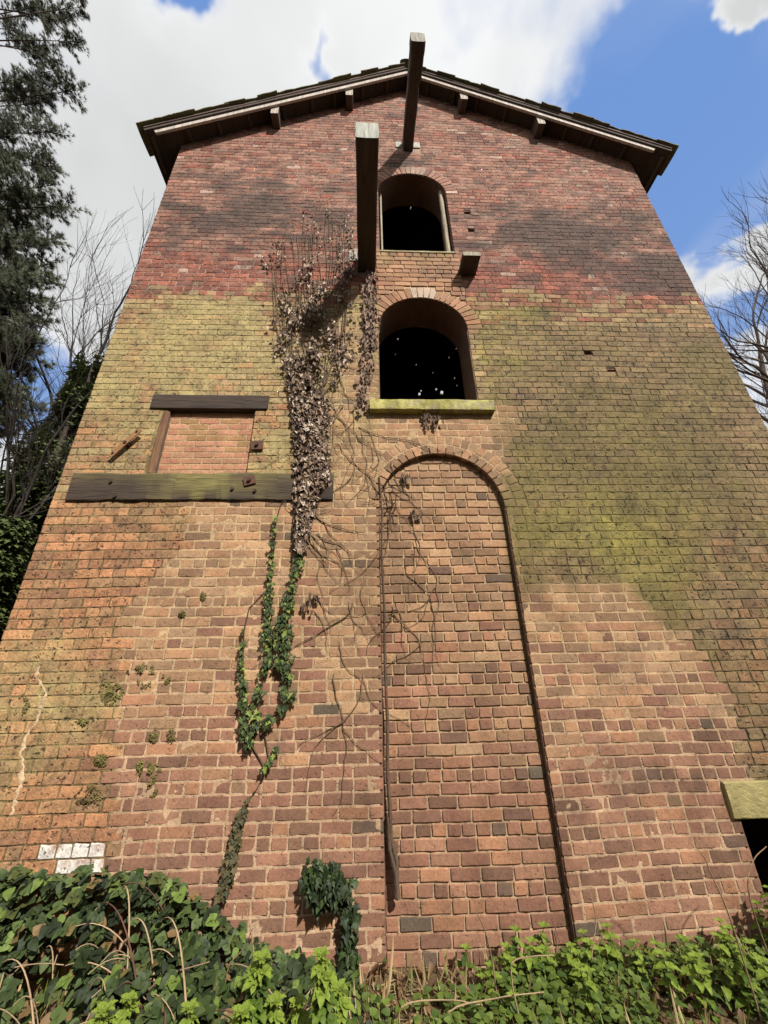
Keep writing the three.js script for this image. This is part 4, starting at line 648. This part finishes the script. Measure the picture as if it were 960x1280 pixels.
//==================================================================== BRAMBLES (left)
{
  const r = rng(601), top = [[-140, 1075], [0, 1084], [60, 1086], [130, 1080], [200, 1092], [235, 1108], [265, 1135], [300, 1165], [340, 1186], [390, 1200], [440, 1222], [490, 1250]];
  const T = (u) => { for (let i = 1; i < top.length; i++) if (u <= top[i][0]) return mix(top[i - 1][1], top[i][1], (u - top[i - 1][0]) / (top[i][0] - top[i - 1][0])); return 1255; };
  const labels = [[-140, 90, 'bramble thicket below the white-washed bricks at the left corner'], [90, 255, 'bramble thicket with broad dark leaves and arching pale canes'], [255, 490, 'low bramble tangle between the dark hollow and the hanging ivy clump']];
  const cols = [rgb(40, 51, 26), rgb(52, 66, 33), rgb(64, 80, 40), rgb(80, 94, 50), rgb(34, 43, 24), rgb(96, 114, 50), rgb(74, 80, 40), rgb(50, 64, 28), rgb(112, 96, 58)], gs = cols.map((c, i) => leafGeo(SH.trefoil, c, i)), gl = cols.map((c, i) => leafGeo(SH.ovate, c, i + 9));
  for (const [ua, ub, label] of labels) {
    const um = (ua + ub) / 2, b = at(um, 1270, 0.45), t = thing('bramble', label, 'bramble', V(b.x, 0, 0.45), 'brambles along the foot of the wall'), S = new Batch(), L = new Batch();
    const pick = () => { const u = mix(ua, ub, r()), tp = T(u), q = r(), v = mix(tp, 1310, q), z = 0.12 + 0.62 * q + (r() - 0.5) * 0.12; return { p: at(u, v, z), q, u, v }; };
    const hollow = (u, v) => ((u - 270) / 26) ** 2 + ((v - 1192) / 16) ** 2 < 1 || (v > T(u) + 25 && fbm(u * 0.028, v * 0.04, 611, 3) < 0.40);
    for (let i = 0; i < 290; i++) { const { p, q, u, v } = pick(); if (hollow(u, v) || p.y < 0.02 || (u < 95 && v > 1205 && r() < 0.72)) continue; const k = r() < 0.12 + (ua > 200 ? 0.12 : 0) ? 5 : r() < 0.05 ? 8 : [0, 1, 2, 3, 4, 6, 7][Math.floor(r() * 7)]; const three = r() < 0.55; leafMesh(t, 'leaf', (three ? gs : gl)[k], M.leaf, p, V((r() - 0.5) * 1.6, (r() - 0.65) * 1.0, 0.2 + r() * 0.8), V((r() - 0.5) * 1.7, 0.5 + r() * 0.8, 0.35 + r() * 0.8), three ? 0.05 + r() * 0.055 : 0.032 + r() * 0.055); }
    for (let i = 0; i < 1100; i++) { const { p, u, v } = pick(); if (hollow(u, v) || (u < 95 && v > 1215 && r() < 0.6)) continue; p.z -= 0.03 + r() * 0.14; p.y -= 0.02 + r() * 0.05; if (p.z < 0.02) p.z = 0.02; addLeaf(L, r() < 0.5 ? SH.trefoil : SH.ovate, p, V((r() - 0.5) * 1.8, (r() - 0.6), 0.1 + r() * 0.7), V((r() - 0.5) * 1.2, 0.7 + r() * 0.5, 0.4 + r() * 0.5), 0.04 + r() * 0.045, r() < 0.08 ? rgb(120, 96, 62) : cols[Math.floor(r() * 5)]); }
    for (let i = 0; i < 26; i++) { const a = pick().p, bb = pick().p; a.y = -0.03; bb.z += 0.06; const m = a.clone().lerp(bb, 0.55); m.y = Math.max(m.y, bb.y) + 0.06 + r() * 0.08; const cv = new THREE.QuadraticBezierCurve3(a, m, bb); const cane = r(); tube(S, cv.getPoints(12), 0.0035 + r() * 0.003, 0.0022, cane < 0.6 ? rgb(168, 142, 110) : rgb(98, 66, 52), 5); }
    part(t, 'cane', S.geo(), M.bark); part(t, 'foliage', L.geo(), M.leaf, 'stuff');
  }
}
//==================================================================== NETTLES AND YOUNG PLANTS (right and front)
{
  const r = rng(641), cols = [rgb(74, 94, 30), rgb(88, 108, 36), rgb(112, 130, 46), rgb(58, 76, 28)], gs = cols.map((c) => leafGeo(SH.nettle, c)), gl = cols.map((c) => leafGeo(SH.lobed, c));
  function plant(h, lobed, label, x, z, group) {
    const t = thing(lobed ? 'young_plant' : 'nettle', label, lobed ? 'plant' : 'nettle', V(x, -0.02, z), group), S = new Batch(), lean = V((r() - 0.5) * 0.3, 1, (r() - 0.3) * 0.3), pts = []; const n = Math.max(3, Math.round(h / 0.036));
    for (let i = 0; i <= n; i++) { const q = i / n; pts.push(V(x + lean.x * h * q * q, -0.02 + h * q, z + lean.z * h * q * q)); }
    tube(S, pts, 0.004, 0.002, rgb(104, 118, 54), 4); part(t, 'stem', S.geo(), M.bark);
    for (let i = 1; i <= n; i++) { const q = i / n, p = pts[i], a = i * 1.57 + r() * 0.7, sz = (lobed ? 0.062 : 0.05) * (0.75 + 0.6 * Math.sin(Math.min(1, q * 1.1) * 2.4)) * (0.85 + r() * 0.4); const k = q > 0.75 ? 2 : Math.floor(r() * 4); for (const s of i === n ? [0, 1.6, 3.14, 4.7] : [0, 3.14]) { const an = a + s + (r() - 0.5) * 0.5; leafMesh(t, 'leaf', (lobed ? gl : gs)[k], M.leaf, p.clone(), V(Math.cos(an), i === n ? 0.5 : 0.1 - r() * 0.5, Math.sin(an)), V(Math.cos(an) * 0.3, 1, Math.sin(an) * 0.3 + 0.25), sz * (i === n ? 0.7 : 1)); } }
    return t;
  }
  const tops = (x) => lerpList([[3.4, 0.44], [2.9, 0.44], [2.55, 0.4], [2.3, 0.27], [2.0, 0.26], [1.75, 0.26], [1.5, 0.22], [1.25, 0.26], [1.0, 0.27], [0.8, 0.2], [0.55, 0.16], [0.3, 0.13]], x);
  for (let i = 0; i < 58; i++) { const x = 0.6 + (i + r()) / 58 * 2.8, z = 0.06 + r() * 0.5; plant(tops(x) * (0.65 + 0.45 * r()), false, x > 2.3 ? 'bright green nettle in the tall patch below the stone lintel' : 'bright green nettle at the foot of the blind arch and wall', x, z, x > 2.3 ? 'nettles below the stone lintel' : 'nettles along the wall foot'); }
  for (const [px, py, h] of [[118, 1275, 0.3], [150, 1262, 0.32], [322, 1210, 0.3], [408, 1200, 0.26], [300, 1285, 0.3], [236, 1278, 0.28], [430, 1250, 0.2], [380, 1262, 0.22], [345, 1268, 0.25]]) { const z = 0.55 + r() * 0.3, p = at(px, py, z); const hh = Math.max(0.18, p.y + 0.02 + 0.04); plant(hh, true, 'young plant with pale green lobed leaves among the brambles', p.x, z, 'young lobed plants in the brambles'); }
}
{
  // dry bent stalks
  const r = rng(661), list = [[[740, 1200], [745, 1150], [738, 1118]], [[612, 1185], [605, 1160], [595, 1140]], [[906, 1130], [890, 1095], [878, 1068], [860, 1052]], [[690, 1148], [694, 1160], [700, 1178]], [[935, 1110], [942, 1075], [958, 1058]], [[560, 1268], [620, 1248], [680, 1240]], [[500, 1262], [560, 1250], [600, 1256]], [[150, 1282], [200, 1225], [262, 1202]], [[0, 1240], [12, 1222], [34, 1200]], [[318, 1235], [316, 1180], [308, 1136]], [[285, 1210], [305, 1185], [316, 1160]], [[640, 1205], [664, 1196], [692, 1194]]];
  list.forEach((l, i) => { const z = 0.25 + r() * 0.35, pts = l.map(([x, y]) => at(x, y, z)), cv = new THREE.CatmullRomCurve3(pts), B = new Batch(); const b = pts.reduce((m, p) => (p.y < m.y ? p : m)); if (b.y > 0.02) pts.unshift(V(b.x + 0.02, -0.03, b.z)); tube(B, new THREE.CatmullRomCurve3(b.y > 0.02 && pts[0].y < 0 && pts[1] === b ? pts : l.map(([x, y]) => at(x, y, z))).getPoints(14), 0.005, 0.0025, mix3(rgb(176, 152, 114), rgb(128, 100, 74), r()), 5); const m = shade(new THREE.Mesh(B.geo(), M.bark)); m.name = numbered('dry_stalk'); m.userData = { label: 'dry leafless stalk bent among the plants at the wall foot', category: 'stalk', group: 'dry stalks among the undergrowth' }; scene.add(m); });
}
//==================================================================== TREES
function branchTree(r, B, p, d, len, rad, lvl, o) {
  const n = 4, pts = [p.clone()], dir = d.clone(); let q = p.clone();
  for (let i = 0; i < n; i++) { dir.x += (r() - 0.5) * o.wob; dir.y += (r() - 0.5) * o.wob + o.up; dir.z += (r() - 0.5) * o.wob; dir.normalize(); q = q.clone().addScaledVector(dir, len / n); pts.push(q); }
  tube(B, pts, rad, rad * 0.62, o.col, lvl > o.max - 2 ? 6 : 4);
  if (lvl <= 0) { if (o.tips) o.tips.push([q, dir.clone()]); return; }
  const kids = 2 + (r() < o.split ? 1 : 0) + (lvl < 3 ? 1 : 0);
  for (let k = 0; k < kids; k++) { const at_ = pts[k === 0 ? n : 1 + Math.floor(r() * n)]; const nd = dir.clone().add(V((r() - 0.5) * 2, (r() - 0.5) * 1.2, (r() - 0.5) * 2).multiplyScalar(k === 0 ? 0.4 : o.spread)).normalize(); branchTree(r, B, at_, nd, len * (0.62 + r() * 0.25), rad * (k === 0 ? 0.62 : 0.48), lvl - 1, o); }
}
function bareTree(seed, x, z, label, { h = 8, rad = 0.14, lvl = 6, col = rgb(92, 78, 66), up = 0.03, spread = 0.55, wob = 0.25, limbs = 5, len = 3, group = 'leafless trees behind the building' } = {}) {
  const r = rng(seed), t = thing('bare_tree', label, 'tree', V(x, 0, z), group), T = new Batch(), Cn = new Batch();
  const pts = []; for (let i = 0; i <= 10; i++) pts.push(V(x + (fbm(i * 0.4, seed, 701, 2) - 0.5) * 0.7 * i / 5, -0.1 + h * i / 10, z + (fbm(i * 0.4, seed, 702, 2) - 0.5) * 0.7 * i / 5));
  tube(T, pts, rad, rad * 0.6, col, 8); part(t, 'trunk', T.geo(), M.bark);
  const o = { wob, up, split: 0.5, spread, max: lvl, col };
  for (let i = 0; i < limbs; i++) { const k = i === 0 ? 10 : 5 + Math.floor(r() * 5), a = i / limbs * 6.28 + r(); branchTree(r, Cn, pts[k], V(Math.cos(a) * 0.7, i ? 0.9 : 1.6, Math.sin(a) * 0.7).normalize(), len * (0.8 + r() * 0.4), rad * (i ? 0.4 : 0.58), lvl - 1, o); }
  part(t, 'crown', Cn.geo(), M.bark); return { t, pts };
}
{
  const A = at(962, 420, -5), B2 = at(915, 400, -9), C2 = at(990, 480, -3);
  bareTree(811, A.x, A.z, 'leafless tree with upswept twigs behind the right corner', { h: A.y - 2.6, len: 2.1, lvl: 6, rad: 0.17 });
  bareTree(813, B2.x, B2.z, 'slender leafless tree rising behind the right wall edge', { h: B2.y - 4.5, len: 3.1, lvl: 6, rad: 0.2 });
  bareTree(817, C2.x + 1.0, C2.z, 'tall leafless tree at the right with a dark fork', { h: C2.y - 0.6, len: 1.9, lvl: 6, rad: 0.15, up: 0.04 });
}
function ivyTree(seed, x, z, h, label, rad, lean = 0, twig = 2.2) {
  const r = rng(seed), t = thing('ivy_clad_tree', label, 'tree', V(x, 0, z), 'ivy-clad trunks behind the left corner'), T = new Batch(), L = new Batch(), Cn = new Batch(), pts = [];
  for (let i = 0; i <= 12; i++) pts.push(V(x + lean * (i / 12) ** 1.3 + (fbm(i * 0.5, seed, 711, 2) - 0.5) * 0.5, -0.1 + h * i / 12, z)); tube(T, pts, 0.17, 0.06, rgb(70, 60, 50), 8); part(t, 'trunk', T.geo(), M.bark);
  for (let i = 0; i < 7; i++) branchTree(r, Cn, pts[8 + (i % 5)], V((r() - 0.5) * 1.4, 1, (r() - 0.5) * 1.2).normalize(), twig * (0.6 + r() * 0.6), 0.045, 4, { wob: 0.3, up: 0.06, split: 0.6, spread: 0.6, max: 6, col: rgb(60, 52, 45) }); part(t, 'crown', Cn.geo(), M.bark);
  const tufts = []; for (let i = 0; i < 60; i++) tufts.push([0.25 + 0.75 * r(), r() * 6.28, 0.6 + r() * 0.9]);
  for (let i = 0; i < 9500; i++) { const [q0, a0, s0] = tufts[Math.floor(r() * 60)], q = clamp(q0 + (r() - 0.5) * 0.06), k = q * 12, i0 = Math.min(11, Math.floor(k)), p = pts[i0].clone().lerp(pts[i0 + 1], k - i0), a = a0 + (r() - 0.5) * 1.6, R = rad * s0 * (0.35 + 0.75 * Math.sqrt(r())) * (1.1 - 0.75 * q * q); p.x += Math.cos(a) * R; p.z += Math.sin(a) * R; p.y += (r() - 0.5) * 0.4; addLeaf(L, SH.ivy, p, V(Math.cos(a) + (r() - 0.5), -0.4 + (r() - 0.5), Math.sin(a)), V(Math.cos(a), 0.5 + r() * 0.5, Math.sin(a)), 0.09 + r() * 0.08, mix3(rgb(56, 68, 34), rgb(94, 106, 52), r())); }
  part(t, 'ivy', L.geo(), M.leaf, 'stuff');
}
{
  const a = at(60, 590, -6), b = at(10, 640, -6.5), c = at(-30, 700, -5);
  ivyTree(901, a.x, a.z, at(104, 452, -6).y, 'tall trunk wrapped in dark ivy beside the left wall edge', 0.8, 0.2, 2.6);
  const d2 = at(66, 560, -8); ivyTree(911, d2.x, d2.z, at(96, 480, -8).y, 'thin ivy-clad tree with a fan of fine bare twigs', 0.8, 0.1, 2.6);
  ivyTree(903, b.x, b.z, at(30, 600, -6.5).y, 'shorter ivy-wrapped trunk leaning behind the left corner', 0.95, 1.2, 2.2);
  ivyTree(907, c.x, c.z, at(-10, 640, -5).y, 'bushy ivy-covered stump low behind the left corner', 1.1, 0.3, 1.8);
}
{
  // pine whose boughs hang in from the left
  const r = rng(921), zp = -4.5, xt = at(-330, 300, zp).x, t = thing('pine_tree', 'tall pine with dark needle tufts hanging in beside the gable', 'tree', V(xt, 0, zp)), T = new Batch(), Bn = new Batch(), N = new Batch();
  const H = 27, pts = []; for (let i = 0; i <= 12; i++) pts.push(V(xt + (fbm(i * 0.3, 3, 721, 2) - 0.5) * 0.5, -0.1 + H * i / 12, zp)); tube(T, pts, 0.34, 0.12, rgb(112, 82, 64), 10); part(t, 'trunk', T.geo(), M.bark);
  const tuft = (p, d, s) => { const lit = r(); for (let k = 0; k < 22; k++) { const v = V(d.x + (r() - 0.5) * 1.7, d.y + (r() - 0.5) * 1.7 + 0.2, d.z + (r() - 0.5) * 1.7).normalize(), e = p.clone().addScaledVector(v, s * (0.7 + r() * 0.5)); _a.set(-v.y, v.x, 0.3 * (r() - 0.5)).normalize().multiplyScalar(0.009); const c = mix3(rgb(44, 50, 34), rgb(78, 84, 52), clamp(r() * 0.6 + lit * 0.4)), i0 = N.n; N.v(p.x - _a.x, p.y - _a.y, p.z - _a.z, c); N.v(p.x + _a.x, p.y + _a.y, p.z + _a.z, c); N.v(e.x, e.y, e.z, c); N.t(i0, i0 + 1, i0 + 2); } };
  const tips = [[108, 8, -4.2, 1], [98, 52, -4.8, 1], [104, 112, -4.3, 1], [82, 24, -5.4, 1], [76, 86, -3.8, 1], [66, 128, -5, 1], [72, 166, -4.4, 0.7], [46, 60, -5, 1], [40, 10, -4.4, 1], [30, 110, -4.2, 1], [20, 40, -5.6, 1], [48, 152, -4.6, 0.6], [88, 258, -4.4, 1], [70, 204, -4.9, 1], [66, 232, -3.9, 1], [60, 300, -4.6, 1], [44, 196, -5.2, 1], [30, 240, -4.1, 1], [36, 280, -5, 1], [18, 210, -4.5, 1], [66, 330, -5.2, 0.8], [44, 340, -4.2, 1], [16, 310, -4.8, 1], [24, 372, -4.5, 1], [48, 400, -5, 0.6], [14, 420, -4.3, 1], [30, 450, -5, 0.9], [8, 480, -4.6, 1], [30, 520, -5.1, 0.4], [4, 360, -4, 1], [0, 270, -5, 1], [2, 150, -5, 0.8], [-30, 60, -4.5, 1], [-30, 230, -4.5, 1], [-30, 400, -4.6, 1], [40, 470, -5.6, 1], [62, 350, -5, 1], [54, 395, -5.6, 1], [44, 430, -4.4, 1], [20, 440, -5.2, 1], [26, 490, -4.6, 1], [46, 505, -5.4, 0.8], [12, 395, -4.2, 1], [30, 340, -4.8, 1], [70, 300, -5.4, 1], [6, 520, -4.8, 1], [20, 510, -5, 1], [52, 440, -4.8, 1], [58, 372, -4.6, 1], [10, 545, -5.2, 1], [34, 414, -5.5, 1], [60, 20, -5, 1], [64, 70, -5.4, 1], [50, 110, -4.6, 1], [56, 260, -5.4, 1], [20, 170, -4.4, 1], [58, -20, -4.6, 1], [100, -40, -4.2, 1], [20, -30, -5, 1]];
  for (const [px, py, z, den] of tips) {
    const e = at(px, py, z), s = V(mix(xt, e.x, 0.05), e.y - 0.6 - r() * 2.2, mix(zp, z, 0.2)), m = s.clone().lerp(e, 0.55); m.y += 0.5 * (r() - 0.2); const cv = new THREE.QuadraticBezierCurve3(s, m, e), bp = cv.getPoints(12); tube(Bn, bp, 0.04, 0.008, rgb(78, 64, 54), 5);
    for (let i = 0; i < 44; i++) { const q = 0.6 + 0.38 * Math.sqrt(r()), p = cv.getPoint(q), d = V((r() - 0.2) * 1.4, (r() - 0.35) * 1.5, (r() - 0.5) * 1.6).normalize(), l = (0.3 + r() * 0.75) * (1.25 - q * 0.6), e2 = p.clone().addScaledVector(d, l), mid = p.clone().lerp(e2, 0.5).add(V(0, -0.05, 0)); if (toPix(e2.x, e2.y, e2.z)[0] > 112) continue; tube(Bn, [p, mid, e2], 0.011, 0.005, rgb(74, 62, 52), 4); const n = Math.round(6.5 * den * (0.6 + r())); for (let k = 0; k < n; k++) { const w = 0.45 + 0.55 * k / Math.max(1, n - 1), tp = p.clone().lerp(e2, w).add(V((r() - 0.5) * 0.16, (r() - 0.5) * 0.16, (r() - 0.5) * 0.16)); tuft(tp, d, 0.13 + r() * 0.05); } }
  }
  part(t, 'branches', Bn.geo(), M.bark); part(t, 'crown', N.geo(), M.needle);
}
{
  bareTree(831, 6.4, 7.2, 'added unseen leafless tree dappling the lower wall with soft shade', { h: 4.6, len: 2.1, lvl: 6, rad: 0.085, limbs: 6, spread: 0.85, group: '' });  // out-of-view tree, added to throw soft dappled shade on the lower wall
  // unseen trees added behind the camera to keep low sky light off the wall
  const r = rng(951), cols = [rgb(48, 60, 30), rgb(60, 74, 36), rgb(40, 50, 28)];
  const sp = [[-13, 9, 9.5], [-8.5, 12, 10.5], [-4, 13.5, 11], [0.5, 13, 10.5], [5, 13.5, 10.5], [9.5, 12.5, 10], [13.5, 9.5, 9.5], [15.5, 5, 9], [-15.5, 4.5, 9.5]];
  for (const [x, z, h] of sp) {
    const t = thing('added_screen_tree', 'added unseen evergreen tree screening sky light from the gable', 'tree', V(x, 0, z), 'added trees that screen the low sky'), T = new Batch(), L = new Batch();
    tube(T, [V(x, -0.1, z), V(x + 0.1, h * 0.4, z), V(x, h * 0.85, z + 0.1)], 0.28, 0.08, rgb(84, 72, 58), 8); part(t, 'trunk', T.geo(), M.bark);
    const cl = []; for (let i = 0; i < 70; i++) { const q = r(), a = r() * 6.28, R = 2.9 * Math.sqrt(r()) * (1.05 - 0.75 * q); cl.push(V(x + Math.cos(a) * R, 0.6 + q * (h - 1.2), z + Math.sin(a) * R)); }
    for (let i = 0; i < 4200; i++) { const c = cl[Math.floor(r() * 70)], d = V(r() - 0.5, r() - 0.5, r() - 0.5).normalize(), p = c.clone().addScaledVector(d, 0.75 * Math.cbrt(r())); addLeaf(L, SH.dead, p, V(r() - 0.5, r() - 0.7, r() - 0.5), d, 0.26 + r() * 0.16, cols[Math.floor(r() * 3)], 1.2); }
    part(t, 'crown', L.geo(), M.leaf);
  }
}
renderer.render(scene, camera);
